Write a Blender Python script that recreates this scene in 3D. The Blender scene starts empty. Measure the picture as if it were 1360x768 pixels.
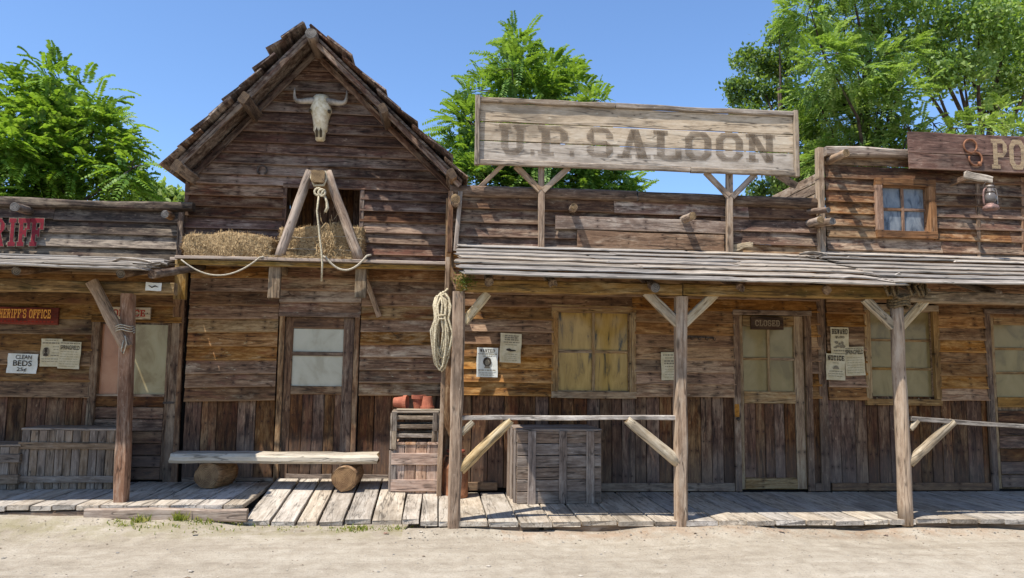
import bpy, bmesh, math, random
import numpy as np
from mathutils import Vector, Matrix

# ------------------------------------------------------------------ camera, sky, sun, exposure
SC = bpy.context.scene
COL = SC.collection
R_ = math.radians
FPX = 1000.0                                   # focal length in photograph pixels (1360 wide)
YAW, PITCH, ROLL, EYE = math.atan(95/FPX), math.atan(104/FPX), R_(.75), 1.53
_F0 = Vector((math.sin(YAW), math.cos(YAW), 0)); _R0 = Vector((math.cos(YAW), -math.sin(YAW), 0)); _Z = Vector((0, 0, 1))
CF = _F0*math.cos(PITCH) + _Z*math.sin(PITCH); _U0 = -_F0*math.sin(PITCH) + _Z*math.cos(PITCH)
CR = math.cos(ROLL)*_R0 + math.sin(ROLL)*_U0; CU = -math.sin(ROLL)*_R0 + math.cos(ROLL)*_U0
CC = Vector((0, 0, EYE))
cam = bpy.data.cameras.new('camera'); camo = bpy.data.objects.new('camera', cam); COL.objects.link(camo)
cam.sensor_width = 36; cam.lens = 36*FPX/1360; cam.clip_end = 3000; cam.clip_start = .05
m = Matrix.Identity(4)
for i in range(3):
    m[i][0] = CR[i]; m[i][1] = CU[i]; m[i][2] = -CF[i]; m[i][3] = CC[i]
camo.matrix_world = m
SC.camera = camo

SUN_TRAVEL = Vector((.41, .30, -1)).normalized()      # the way the light goes
w = bpy.data.worlds.new('World'); SC.world = w; w.use_nodes = True
nt = w.node_tree; bg = nt.nodes['Background']
sky = nt.nodes.new('ShaderNodeTexSky'); sky.sky_type = 'NISHITA'; sky.sun_disc = False
sky.sun_elevation = math.asin(-SUN_TRAVEL.z); sky.sun_rotation = math.atan2(-SUN_TRAVEL.x, -SUN_TRAVEL.y)
sky.altitude = 200; sky.air_density = 1.0; sky.dust_density = .6; sky.ozone_density = 8
nt.links.new(sky.outputs[0], bg.inputs[0]); bg.inputs[1].default_value = .145
sl = bpy.data.lights.new('sun', 'SUN'); sl.energy = 4.3; sl.angle = R_(.53); sl.color = (1, .955, .89)
so = bpy.data.objects.new('sun', sl); COL.objects.link(so)
so.rotation_euler = SUN_TRAVEL.to_track_quat('-Z', 'Y').to_euler(); so.location = (-8, -6, 20)
vs = SC.view_settings; vs.view_transform = 'Standard'; vs.look = 'None'; vs.exposure = .68; vs.gamma = 1; vs.use_curve_mapping = False
SC.cycles.max_bounces = 7; SC.cycles.transparent_max_bounces = 12
SC.cycles.caustics_reflective = False; SC.cycles.caustics_refractive = False

def at(px, py, Y=None, z=None):
    """where the line of sight through a photograph pixel meets the upright plane Y (or the level z)"""
    d = CF*FPX + CR*(px-680) + CU*(384-py)
    t = Y/d.y if Y is not None else (z-EYE)/d.z
    return CC + d*t
def xz(px, py, Y):
    p = at(px, py, Y); return p.x, p.z

rng = random.Random(7)
def rr(a, b): return rng.uniform(a, b)

# ------------------------------------------------------------------ materials
def lin(c):
    out = []
    for v in c:
        v = v/255
        out.append(v/12.92 if v <= .04045 else ((v+.055)/1.055)**2.4)
    return (*out, 1)
def newmat(name):
    mt = bpy.data.materials.new(name); mt.use_nodes = True
    n = mt.node_tree.nodes; l = mt.node_tree.links
    b = n['Principled BSDF']; b.inputs['Roughness'].default_value = .85
    b.inputs['Specular IOR Level'].default_value = .25
    return mt, n, l, b
def N(n, typ, **kw):
    nd = n.new(typ)
    for k, v in kw.items(): setattr(nd, k, v)
    return nd
def ramp(n, stops, interp='LINEAR'):
    r = n.new('ShaderNodeValToRGB'); r.color_ramp.interpolation = interp
    e = r.color_ramp.elements
    while len(e) < len(stops): e.new(.5)
    for i, (p, c) in enumerate(stops):
        e[i].position = p; e[i].color = c if len(c) == 4 else (*c, 1)
    return r
def mixc(n, l, fac, a, b, mode='MIX'):
    x = n.new('ShaderNodeMix'); x.data_type = 'RGBA'; x.blend_type = mode; x.clamp_factor = True
    for sock, v in ((x.inputs[0], fac), (x.inputs[6], a), (x.inputs[7], b)):
        if hasattr(v, 'is_linked'): l.new(v, sock)
        else: sock.default_value = v
    return x.outputs[2]
def mathn(n, l, op, a, b=None, c=None):
    x = n.new('ShaderNodeMath'); x.operation = op
    for i, v in enumerate((a, b, c)):
        if v is None: continue
        if hasattr(v, 'is_linked'): l.new(v, x.inputs[i])
        else: x.inputs[i].default_value = v
    return x.outputs[0]
def g(v): return (v, v, v, 1)

def wood(name, dark, mid, light, grey=(150, 142, 132), greyamt=.5, rough=.86, bump=.6, vary=.3, dust=0, red=0, moss=0, edge=.5, fleck=.35, nails=True):
    """weathered board: grain runs along the object's own X; each board gets its own piece of grain, tone and wear"""
    mt, n, l, b = newmat(name)
    tc = N(n, 'ShaderNodeTexCoord'); oi = N(n, 'ShaderNodeObjectInfo')
    off = N(n, 'ShaderNodeVectorMath', operation='MULTIPLY_ADD')
    comb = N(n, 'ShaderNodeCombineXYZ')
    for i, k in enumerate((91.7, 57.3, 133.1)): l.new(mathn(n, l, 'MULTIPLY', oi.outputs['Random'], k), comb.inputs[i])
    l.new(comb.outputs[0], off.inputs[2]); l.new(tc.outputs['Object'], off.inputs[0]); off.inputs[1].default_value = (1, 1, 1)
    def nz(sc, detail, rgh, dist=0):
        v = N(n, 'ShaderNodeVectorMath', operation='MULTIPLY'); l.new(off.outputs[0], v.inputs[0]); v.inputs[1].default_value = sc
        t = N(n, 'ShaderNodeTexNoise'); l.new(v.outputs[0], t.inputs['Vector']); t.inputs['Scale'].default_value = 1
        t.inputs['Detail'].default_value = detail; t.inputs['Roughness'].default_value = rgh; t.inputs['Distortion'].default_value = dist
        return t.outputs['Fac']
    def mul(a, c): return mathn(n, l, 'MULTIPLY', a, c)
    def add(a, c): return mathn(n, l, 'ADD', a, c)
    streak = nz((2.6, 30, 30), 7, .75, .5)
    blotch = nz((4.2, 13, 13), 8, .72, .25)
    patch = nz((2.4, 7.5, 7.5), 7, .7, .3)
    big = nz((1.1, 2.4, 2.4), 4, .6)
    fine = nz((16, 55, 55), 3, .6)
    sm = add(add(mul(streak, .5), mul(blotch, .35)), mul(fine, .15))
    base = ramp(n, ((.37, lin(dark)), (.5, lin(mid)), (.62, lin(light)))); l.new(sm, base.inputs[0])
    # worn silver-grey where the weather has had the paint off
    rf = mathn(n, l, 'FRACT', mul(oi.outputs['Random'], 73.13))
    gm = ramp(n, ((.53 - .12*greyamt, g(0)), (.66 - .12*greyamt, g(1)))); l.new(add(patch, mul(mathn(n, l, 'SUBTRACT', rf, .5), .2)), gm.inputs[0])
    gs = ramp(n, ((.4, g(.15)), (.56, g(1)))); l.new(sm, gs.inputs[0])
    gf = mul(mul(gm.outputs[0], gs.outputs[0]), min(1, .4+greyamt*.6))
    c = mixc(n, l, gf, base.outputs[0], lin(grey))
    # dark water stain
    st = ramp(n, ((.34, g(1)), (.47, g(0)))); l.new(big, st.inputs[0])
    c = mixc(n, l, mul(st.outputs[0], .5), c, lin([v*.6 for v in dark]))
    if red:
        rm = ramp(n, ((.54, g(0)), (.66, g(1)))); l.new(nz((1.8, 6, 6), 5, .65), rm.inputs[0])
        c = mixc(n, l, mul(rm.outputs[0], red), c, lin((112, 62, 46)))
    if moss:
        mm = ramp(n, ((.5, g(0)), (.62, g(1)))); l.new(nz((3, 6, 6), 5, .65), mm.inputs[0])
        c = mixc(n, l, mul(mm.outputs[0], moss), c, lin((72, 64, 26)))
    # flecks of bare or chalky wood
    fk = ramp(n, ((.62, g(0)), (.68, g(1)))); l.new(nz((11, 26, 26), 5, .7), fk.inputs[0])
    c = mixc(n, l, mul(mul(fk.outputs[0], gs.outputs[0]), fleck), c, lin([min(235, v*1.3) for v in grey]))
    # rubbed lower edge of the board
    gsp = N(n, 'ShaderNodeSeparateXYZ'); l.new(tc.outputs['Generated'], gsp.inputs[0])
    er = ramp(n, ((.05, g(1)), (.14, g(0)))); l.new(add(gsp.outputs[2], mul(mathn(n, l, 'SUBTRACT', blotch, .5), .28)), er.inputs[0])
    c = mixc(n, l, mul(er.outputs[0], edge), c, lin(light))
    # splits along the grain
    ck = ramp(n, ((.0, g(1)), (.02, g(0)))); l.new(mathn(n, l, 'ABSOLUTE', mathn(n, l, 'SUBTRACT', nz((.9, 13, 13), 3, .5, .4), .47)), ck.inputs[0])
    c = mixc(n, l, mul(ck.outputs[0], .75), c, lin([v*.45 for v in dark]))
    if dust:                                       # street dust splashed on the foot of the wall
        ge = N(n, 'ShaderNodeNewGeometry'); sp = N(n, 'ShaderNodeSeparateXYZ'); l.new(ge.outputs['Position'], sp.inputs[0])
        zz = add(sp.outputs[2], mul(mathn(n, l, 'SUBTRACT', big, .5), .9))
        dm = ramp(n, ((.4, g(1)), (.75, g(0)))); l.new(zz, dm.inputs[0])
        c = mixc(n, l, mul(dm.outputs[0], dust), c, lin((112, 98, 86)))
    # knots
    vv = N(n, 'ShaderNodeVectorMath', operation='MULTIPLY'); l.new(off.outputs[0], vv.inputs[0]); vv.inputs[1].default_value = (1.7, 5, 5)
    vo = N(n, 'ShaderNodeTexVoronoi'); l.new(vv.outputs[0], vo.inputs['Vector']); vo.inputs['Scale'].default_value = 1
    kn = ramp(n, ((.07, g(1)), (.13, g(0)))); l.new(vo.outputs['Distance'], kn.inputs[0])
    c = mixc(n, l, mul(kn.outputs[0], .6), c, lin([v*.5 for v in dark]))
    if nails:                                      # nail heads with a little rust round them
        so_ = N(n, 'ShaderNodeSeparateXYZ'); l.new(tc.outputs['Object'], so_.inputs[0])
        fx = mathn(n, l, 'FRACT', add(mul(so_.outputs[0], 1/.58), mul(oi.outputs['Random'], 7.7)))
        dx = mul(mathn(n, l, 'SUBTRACT', fx, .5), .58); dz = mathn(n, l, 'SUBTRACT', mathn(n, l, 'ABSOLUTE', so_.outputs[2]), .036)
        ds_ = mathn(n, l, 'SQRT', add(mathn(n, l, 'POWER', dx, 2), mathn(n, l, 'POWER', dz, 2)))
        ru = ramp(n, ((.012, g(1)), (.04, g(0)))); l.new(add(ds_, mul(mathn(n, l, 'SUBTRACT', blotch, .5), .06)), ru.inputs[0])
        c = mixc(n, l, mul(ru.outputs[0], .45), c, lin((58, 34, 22)))
        nl = ramp(n, ((.005, g(1)), (.009, g(0)))); l.new(ds_, nl.inputs[0])
        c = mixc(n, l, mul(nl.outputs[0], .85), c, lin((34, 28, 26)))
    # tone of this very board
    hv = N(n, 'ShaderNodeHueSaturation'); l.new(c, hv.inputs['Color'])
    r2 = mathn(n, l, 'FRACT', mul(oi.outputs['Random'], 17.31))
    r3 = mathn(n, l, 'FRACT', mul(oi.outputs['Random'], 41.77))
    l.new(add(mul(r2, 2*vary), 1-vary), hv.inputs['Value'])
    l.new(add(mul(r3, .4), .75), hv.inputs['Saturation'])
    l.new(hv.outputs[0], b.inputs['Base Color'])
    b.inputs['Roughness'].default_value = rough
    bp = N(n, 'ShaderNodeBump'); bp.inputs['Strength'].default_value = bump; bp.inputs['Distance'].default_value = .007
    hh = mathn(n, l, 'SUBTRACT', add(sm, mul(kn.outputs[0], .15)), mul(ck.outputs[0], .35))
    l.new(hh, bp.inputs['Height']); l.new(bp.outputs[0], b.inputs['Normal'])
    return mt

def plain(name, c, c2=None, rough=.8, scale=14, metallic=0, bump=.2, spec=.25, detail=5):
    mt, n, l, b = newmat(name)
    tc = N(n, 'ShaderNodeTexCoord'); t = N(n, 'ShaderNodeTexNoise'); l.new(tc.outputs['Object'], t.inputs['Vector'])
    t.inputs['Scale'].default_value = scale; t.inputs['Detail'].default_value = detail; t.inputs['Roughness'].default_value = .65
    c2 = c2 or [v*.72 for v in c]
    r = ramp(n, ((.38, lin(c2)), (.62, lin(c)))); l.new(t.outputs['Fac'], r.inputs[0]); l.new(r.outputs[0], b.inputs['Base Color'])
    b.inputs['Roughness'].default_value = rough; b.inputs['Metallic'].default_value = metallic; b.inputs['Specular IOR Level'].default_value = spec
    if bump:
        bp = N(n, 'ShaderNodeBump'); bp.inputs['Strength'].default_value = bump; bp.inputs['Distance'].default_value = .004
        l.new(t.outputs['Fac'], bp.inputs['Height']); l.new(bp.outputs[0], b.inputs['Normal'])
    return mt

def endgrain(name, dark, light):
    mt, n, l, b = newmat(name)
    tc = N(n, 'ShaderNodeTexCoord'); sp = N(n, 'ShaderNodeSeparateXYZ'); l.new(tc.outputs['Object'], sp.inputs[0])
    t = N(n, 'ShaderNodeTexNoise'); l.new(tc.outputs['Object'], t.inputs['Vector']); t.inputs['Scale'].default_value = 9; t.inputs['Detail'].default_value = 5
    rad = mathn(n, l, 'SQRT', mathn(n, l, 'ADD', mathn(n, l, 'POWER', sp.outputs[1], 2), mathn(n, l, 'POWER', sp.outputs[2], 2)))
    ring = mathn(n, l, 'SINE', mathn(n, l, 'MULTIPLY', mathn(n, l, 'ADD', rad, mathn(n, l, 'MULTIPLY', t.outputs['Fac'], .05)), 420))
    f = mathn(n, l, 'ADD', mathn(n, l, 'MULTIPLY', ring, .12), t.outputs['Fac'])
    r = ramp(n, ((.35, lin(dark)), (.65, lin(light)))); l.new(f, r.inputs[0]); l.new(r.outputs[0], b.inputs['Base Color'])
    return mt

def pane(name, c, c2, c3, scale=(5, 5, 2.2), rough=.12, coat=.6):
    """dirty old glass over a blind: streaked and stained"""
    mt, n, l, b = newmat(name)
    tc = N(n, 'ShaderNodeTexCoord'); oi = N(n, 'ShaderNodeObjectInfo')
    off = N(n, 'ShaderNodeVectorMath', operation='ADD'); l.new(tc.outputs['Object'], off.inputs[0])
    cb = N(n, 'ShaderNodeCombineXYZ'); l.new(mathn(n, l, 'MULTIPLY', oi.outputs['Random'], 37), cb.inputs[0]); l.new(cb.outputs[0], off.inputs[1])
    v = N(n, 'ShaderNodeVectorMath', operation='MULTIPLY'); l.new(off.outputs[0], v.inputs[0]); v.inputs[1].default_value = scale
    t = N(n, 'ShaderNodeTexNoise'); l.new(v.outputs[0], t.inputs['Vector']); t.inputs['Scale'].default_value = 1.3; t.inputs['Detail'].default_value = 6; t.inputs['Roughness'].default_value = .6; t.inputs['Distortion'].default_value = .6
    r = ramp(n, ((.36, lin(c3)), (.46, lin(c)), (.62, lin(c2)))); l.new(t.outputs['Fac'], r.inputs[0]); l.new(r.outputs[0], b.inputs['Base Color'])
    b.inputs['Roughness'].default_value = .6; b.inputs['Coat Weight'].default_value = coat; b.inputs['Coat Roughness'].default_value = rough
    return mt

def leafmat(name, c1, c2, c3, trans=.45):
    mt, n, l, b = newmat(name)
    ge = N(n, 'ShaderNodeNewGeometry'); tc = N(n, 'ShaderNodeTexCoord')
    t = N(n, 'ShaderNodeTexNoise'); l.new(tc.outputs['Object'], t.inputs['Vector']); t.inputs['Scale'].default_value = .9; t.inputs['Detail'].default_value = 3
    f = mathn(n, l, 'ADD', mathn(n, l, 'MULTIPLY', ge.outputs['Random Per Island'], .45), mathn(n, l, 'MULTIPLY', t.outputs['Fac'], .55))
    r = ramp(n, ((.27, lin(c1)), (.48, lin(c2)), (.7, lin(c3)), (.82, lin((156, 158, 84))))); l.new(f, r.inputs[0])
    d = N(n, 'ShaderNodeBsdfDiffuse'); tr = N(n, 'ShaderNodeBsdfTranslucent'); gl = N(n, 'ShaderNodeBsdfGlossy'); gl.inputs['Roughness'].default_value = .5
    l.new(r.outputs[0], d.inputs[0])
    yl = mixc(n, l, .5, r.outputs[0], lin((170, 200, 40)), 'MIX'); l.new(yl, tr.inputs[0])
    m1 = N(n, 'ShaderNodeMixShader'); m1.inputs[0].default_value = trans; l.new(d.outputs[0], m1.inputs[1]); l.new(tr.outputs[0], m1.inputs[2])
    m2 = N(n, 'ShaderNodeMixShader'); m2.inputs[0].default_value = .025; l.new(m1.outputs[0], m2.inputs[1]); l.new(gl.outputs[0], m2.inputs[2])
    l.new(m2.outputs[0], n['Material Output'].inputs[0])
    return mt

def paintmat(name, c, alpha_lo=.35, alpha_hi=.95, scale=22):
    """old paint, rubbed through so that the board shows"""
    mt, n, l, b = newmat(name)
    b.inputs['Base Color'].default_value = lin(c)
    tc = N(n, 'ShaderNodeTexCoord'); v = N(n, 'ShaderNodeVectorMath', operation='MULTIPLY'); l.new(tc.outputs['Object'], v.inputs[0]); v.inputs[1].default_value = (.25, 1, 1.6)
    t = N(n, 'ShaderNodeTexNoise'); l.new(v.outputs[0], t.inputs['Vector']); t.inputs['Scale'].default_value = scale; t.inputs['Detail'].default_value = 6; t.inputs['Roughness'].default_value = .7
    r = ramp(n, ((.36, g(alpha_lo)), (.6, g(alpha_hi)))); l.new(t.outputs['Fac'], r.inputs[0]); l.new(r.outputs[0], b.inputs['Alpha'])
    return mt

M = {}
M['barn'] = wood('barn_board', (39, 25, 17), (91, 62, 45), (135, 105, 82), (163, 140, 116), .5, red=.4, vary=.34)
M['barnlow'] = wood('barn_lower_board', (58, 38, 21), (124, 87, 53), (167, 130, 89), (202, 178, 141), .42, red=.5, vary=.26)
M['vert'] = wood('upright_board', (41, 26, 17), (95, 63, 40), (140, 102, 69), (157, 127, 93), .25, red=.35, vary=.28, dust=.4, edge=0)
M['saloon'] = wood('saloon_siding', (64, 42, 23), (134, 93, 54), (177, 133, 85), (192, 158, 114), .32, red=.2, vary=.24)
M['sheriff'] = wood('sheriff_siding', (54, 36, 18), (119, 83, 43), (161, 121, 70), (169, 142, 99), .25, red=.45, vary=.28)
M['parapet'] = wood('parapet_board', (42, 28, 18), (99, 68, 46), (148, 112, 79), (182, 158, 127), .48, red=.4, vary=.36)
M['parapet_pale'] = wood('parapet_pale_board', (94, 75, 59), (142, 120, 99), (178, 158, 134), (182, 168, 148), .55, vary=.2)
M['shparapet'] = wood('sheriff_parapet_board', (33, 26, 21), (76, 61, 48), (130, 108, 85), (181, 158, 127), .5, vary=.42, red=.25)
M['patch'] = wood('patch_board', (74, 56, 43), (122, 97, 77), (162, 137, 112), (178, 160, 138), .5, vary=.15)
M['log'] = wood('dark_log', (54, 39, 29), (100, 77, 58), (144, 119, 94), (156, 140, 120), .45, bump=.8, nails=False)
M['deck'] = wood('deck_plank', (126, 114, 99), (168, 155, 137), (194, 182, 164), (186, 177, 162), .5, vary=.14, bump=.35, edge=0, fleck=.15, nails=False)
M['roof'] = wood('porch_roof_board', (78, 70, 61), (134, 122, 108), (186, 174, 157), (182, 171, 155), .5, vary=.36, bump=.9, nails=False)
M['sign'] = wood('sign_board', (136, 119, 100), (180, 162, 138), (202, 186, 163), (188, 176, 157), .4, vary=.08, edge=.2, nails=False)
M['signframe'] = wood('sign_frame', (100, 86, 72), (146, 130, 112), (178, 164, 144), (174, 162, 146), .5, vary=.12, nails=False)
M['post'] = wood('grey_post', (96, 76, 58), (146, 121, 97), (180, 155, 128), (176, 159, 138), .5, vary=.12, bump=.7, nails=False)
M['redpost'] = wood('reddish_post', (86, 60, 46), (134, 104, 85), (170, 144, 123), (172, 155, 138), .55, vary=.1, bump=.7, nails=False)
M['beam'] = wood('porch_beam', (72, 53, 31), (128, 99, 60), (166, 136, 90), (164, 146, 114), .28, vary=.15, moss=.45, bump=.7, nails=False)
M['brace'] = wood('pale_brace', (118, 98, 70), (164, 143, 110), (196, 178, 146), (186, 174, 150), .4, vary=.12, nails=False)
M['trim'] = wood('door_trim', (60, 41, 29), (111, 81, 57), (154, 122, 90), (169, 146, 116), .4, vary=.18, dust=.35)
M['wintrim'] = wood('window_trim', (93, 67, 40), (146, 112, 71), (179, 147, 100), (177, 157, 121), .3, vary=.12)
M['orangetrim'] = wood('orange_trim', (86, 60, 40), (130, 93, 63), (162, 124, 90), (164, 138, 112), .35, vary=.12)
M['crate'] = wood('crate_board', (76, 63, 53), (122, 104, 89), (154, 136, 118), (162, 149, 134), .5, vary=.14, nails=False)
M['crategrey'] = wood('grey_crate_board', (62, 53, 44), (112, 98, 83), (168, 152, 132), (176, 162, 142), .5, vary=.2)
M['cratetan'] = wood('tan_crate_board', (118, 86, 62), (176, 136, 105), (206, 169, 136), (196, 172, 148), .35, vary=.1)
M['chest'] = wood('brown_chest_board', (84, 67, 52), (126, 105, 84), (156, 135, 112), (154, 140, 124), .4, vary=.08, nails=False)
M['bench'] = wood('bench_slab', (130, 112, 86), (174, 156, 126), (200, 184, 154), (188, 176, 156), .4, vary=.05, nails=False)
M['roofshake'] = wood('barn_roof_board', (46, 33, 26), (90, 67, 53), (138, 114, 94), (176, 160, 142), .5, red=.35, vary=.34)
M['brownsign'] = wood('brown_sign_board', (64, 43, 34), (106, 74, 59), (142, 110, 90), (148, 126, 108), .35, vary=.05)
M['redsign'] = wood('red_sign_board', (74, 26, 16), (118, 44, 28), (146, 66, 44), (120, 80, 60), .15, vary=.05)
M['darksign'] = wood('dark_sign_board', (36, 26, 20), (62, 46, 36), (86, 66, 52), (90, 76, 64), .2, vary=.05)
M['creamsign'] = wood('cream_sign_board', (150, 132, 104), (188, 168, 136), (206, 190, 160), (180, 168, 150), .2, vary=.05)
M['bark'] = plain('bark', (92, 78, 66), (48, 40, 34), scale=9, bump=.8)
M['barkgrey'] = plain('pale_bark', (150, 140, 126), (96, 88, 78), scale=7, bump=.6)
M['darkback'] = plain('dark_backing', (40, 33, 28), (24, 20, 17), scale=4)  # near-black, so that gaps in the cladding look unlit
M['tar'] = plain('old_roofing', (78, 72, 66), (50, 46, 42), scale=5)
M['end'] = endgrain('end_grain', (84, 66, 46), (150, 124, 88))
M['enddark'] = endgrain('dark_end_grain', (58, 46, 36), (110, 90, 68))
M['endgrey'] = endgrain('grey_end_grain', (70, 66, 62), (126, 120, 112))
M['endlog'] = endgrain('bench_log_end', (98, 72, 48), (148, 116, 80))
M['logpale'] = wood('bench_log_bark', (92, 66, 42), (134, 100, 66), (166, 134, 96), (150, 136, 114), .3, nails=False)
M['ochre'] = pane('ochre_pane', (158, 126, 58), (178, 146, 76), (66, 58, 38), scale=(9, 9, 1.8))
M['olive'] = pane('olive_pane', (132, 116, 74), (142, 126, 84), (114, 99, 62), scale=(3, 3, 2))
M['milk'] = pane('milky_pane', (170, 164, 142), (180, 174, 152), (156, 149, 126), scale=(3, 3, 2))
M['bluepane'] = pane('bluish_pane', (104, 110, 114), (128, 132, 132), (68, 72, 76), scale=(9, 9, 4))
M['peachreflect'] = pane('peach_reflection_pane', (164, 112, 80), (176, 128, 96), (146, 98, 68), scale=(3, 3, 2))  # orange reflection in the door glass, put into the pane colour
M['greyolive'] = pane('grey_olive_pane', (146, 132, 94), (156, 144, 108), (126, 108, 70), scale=(3, 3, 2))
M['straw'] = plain('straw', (186, 160, 118), (146, 120, 82), scale=40, rough=.8)
M['strawbody'] = plain('packed_straw', (176, 148, 106), (104, 82, 54), scale=30, bump=1, rough=.9)
M['rope'] = plain('rope_fibre', (208, 196, 166), (150, 134, 104), scale=70, bump=.6)
M['ropewhite'] = plain('white_rope', (190, 178, 156), (150, 138, 116), scale=70, bump=.5)
M['ropedark'] = plain('dark_rope', (122, 104, 74), (74, 60, 42), scale=60, bump=.7)
M['bone'] = plain('bone', (234, 224, 198), (196, 178, 138), scale=14, rough=.6, bump=.25)
M['horn'] = plain('horn', (176, 166, 150), (120, 112, 102), scale=10, rough=.5)
M['hollowshade'] = plain('bone_hollow_shade', (92, 78, 56), (60, 50, 36), scale=20)  # shade inside the skull's eye and nose holes, painted as a dark colour
M['terra'] = plain('terracotta', (178, 110, 82), (150, 86, 64), scale=9, rough=.8)
M['rust'] = plain('rusty_tin', (164, 112, 78), (110, 74, 54), scale=7, rough=.65, metallic=.25)
M['rustred'] = plain('rusty_red_lid', (150, 82, 62), (112, 58, 44), scale=9, rough=.7)
M['iron'] = plain('old_iron', (92, 82, 74), (58, 50, 44), scale=20, rough=.6, metallic=.5)
M['lamptin'] = plain('lantern_tin', (150, 140, 128), (94, 80, 72), scale=24, rough=.55, metallic=.4)
M['lampred'] = plain('lantern_red_rust', (146, 112, 100), (104, 86, 78), scale=24, rough=.6, metallic=.2)
M['paper'] = plain('old_paper', (210, 200, 172), (190, 176, 142), scale=12, rough=.9, bump=0)
M['paperwhite'] = plain('white_paper', (222, 222, 214), (204, 204, 194), scale=12, rough=.9, bump=0)
M['ink'] = plain('ink', (52, 46, 40), (72, 64, 56), scale=60, rough=.9, bump=0)
M['inkgrey'] = plain('faint_ink', (120, 112, 96), (142, 132, 114), scale=60, rough=.9, bump=0)
M['signpaint'] = paintmat('faded_sign_paint', (108, 92, 74), .05, .78, 9)
M['ghostpaint'] = paintmat('ghost_paint', (112, 98, 82), 0, .6)
M['redpaint'] = plain('red_letter_paint', (134, 24, 36), (98, 20, 28), scale=18, rough=.6, bump=.1)
M['outline'] = plain('pale_letter_edge', (150, 134, 112), (104, 92, 78), scale=30, rough=.8)
M['yellowpaint'] = paintmat('yellow_letter_paint', (226, 160, 76), .7, 1)
M['darkredpaint'] = paintmat('dark_red_letter_paint', (150, 48, 34), .75, 1)
M['creampaint'] = paintmat('cream_letter_paint', (184, 160, 124), .3, .8)
M['greypaint'] = paintmat('grey_letter_paint', (150, 132, 108), .6, 1)
M['yellowpatch'] = plain('ochre_lock_plate', (186, 128, 48), (130, 84, 34), scale=24)
M['leafA'] = leafmat('bright_leaves', (60, 92, 28), (98, 138, 44), (146, 176, 76), .46)
M['leafB'] = leafmat('mid_leaves', (56, 90, 34), (92, 130, 52), (140, 168, 82), .45)
M['leafC'] = leafmat('dark_leaves', (50, 74, 40), (80, 106, 56), (122, 146, 86), .4)
M['leafD'] = leafmat('pale_leaves', (84, 108, 50), (120, 144, 68), (164, 180, 104), .45)
M['leafE'] = leafmat('light_leaves', (76, 106, 46), (118, 148, 72), (166, 186, 114), .48)
M['weed'] = leafmat('weed_blades', (74, 100, 32), (120, 130, 50), (170, 158, 84), .3)
M['moss'] = leafmat('moss_leaves', (40, 52, 16), (62, 74, 22), (86, 96, 34), .3)

# ------------------------------------------------------------------ object helpers
WM = {}
def link(o, parent=None, world=None):
    COL.objects.link(o); world = world or Matrix.Identity(4)
    WM[o] = world.copy()
    if parent is not None:
        o.parent = parent; o.matrix_basis = WM[parent].inverted() @ world
    else: o.matrix_basis = world
    return o
def tag(o, label=None, cat=None, group=None, kind=None):
    if label: o['label'] = label
    if cat: o['category'] = cat
    if group: o['group'] = group
    if kind: o['kind'] = kind
    return o
def thing(name, loc, label=None, cat=None, group=None):
    o = bpy.data.objects.new(name, None); o.empty_display_size = .1
    link(o, None, Matrix.Translation(Vector(loc))); tag(o, label, cat, group)
    return o
def mesh_obj(name, verts, faces, mats, parent=None, world=None, midx=None, smooth=False):
    me = bpy.data.meshes.new(name); me.from_pydata([tuple(v) for v in verts], [], faces)
    for mt in (mats if isinstance(mats, (list, tuple)) else [mats]): me.materials.append(M[mt] if isinstance(mt, str) else mt)
    if midx is not None: me.polygons.foreach_set('material_index', midx)
    if smooth: me.polygons.foreach_set('use_smooth', [True]*len(me.polygons))
    me.update()
    o = bpy.data.objects.new(name, me)
    return link(o, parent, world)

def frame(a, b, up):
    x = (b-a).normalized(); z = (up - x*up.dot(x)).normalized(); y = z.cross(x)
    mm = Matrix.Identity(4); c = (a+b)/2
    for i in range(3): mm[i][0] = x[i]; mm[i][1] = y[i]; mm[i][2] = z[i]; mm[i][3] = c[i]
    return mm, (b-a).length

UP = Vector((0, 0, 1)); YV = Vector((0, 1, 0)); XV = Vector((1, 0, 0))
def plank(name, a, b, w, t, mat, parent, up=UP, nseg=3, jit=.003, lap=0, cham=None, skew=(0, 0), w1=None, bow=0, endjit=0, endmat=None):
    """one sawn board or beam from a to b, w across `up`, t thick; edges a little uneven"""
    a = Vector(a); b = Vector(b); mm, L = frame(a, b, Vector(up))
    cham = min(.005, .25*t) if cham is None else cham
    w1 = w if w1 is None else w1
    V = []; F = []; MI = []
    for i in range(nseg+1):
        s = i/nseg; ww = w + (w1-w)*s
        h0 = -ww/2 + rr(-jit, jit); h1 = ww/2 + rr(-jit, jit); dy = rr(-jit, jit)*.5 + bow*math.sin(math.pi*s)
        x = -L/2 + L*s
        ring = [(-t/2, h0+cham), (-t/2+cham, h0), (t/2-cham, h0), (t/2, h0+cham), (t/2, h1-cham), (t/2-cham, h1), (-t/2+cham, h1), (-t/2, h1-cham)]
        for (yy, zz) in ring:
            xx = x
            if i == 0: xx += skew[0]*(zz/ww+.5) + rr(-endjit, endjit)
            if i == nseg: xx += skew[1]*(zz/ww+.5) + rr(-endjit, endjit)
            V.append((xx, yy + dy - lap*(.5 - zz/ww), zz))
    for i in range(nseg):
        for k in range(8):
            k2 = (k+1) % 8
            F.append((i*8+k, (i+1)*8+k, (i+1)*8+k2, i*8+k2)); MI.append(0)
    F.append(tuple(range(8))); F.append(tuple(reversed(range(nseg*8, nseg*8+8)))); MI += [1, 1] if endmat else [0, 0]
    F = [tuple(reversed(f)) for f in F]
    return mesh_obj(name, V, F, [mat, endmat] if endmat else [mat], parent, mm, MI)

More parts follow.
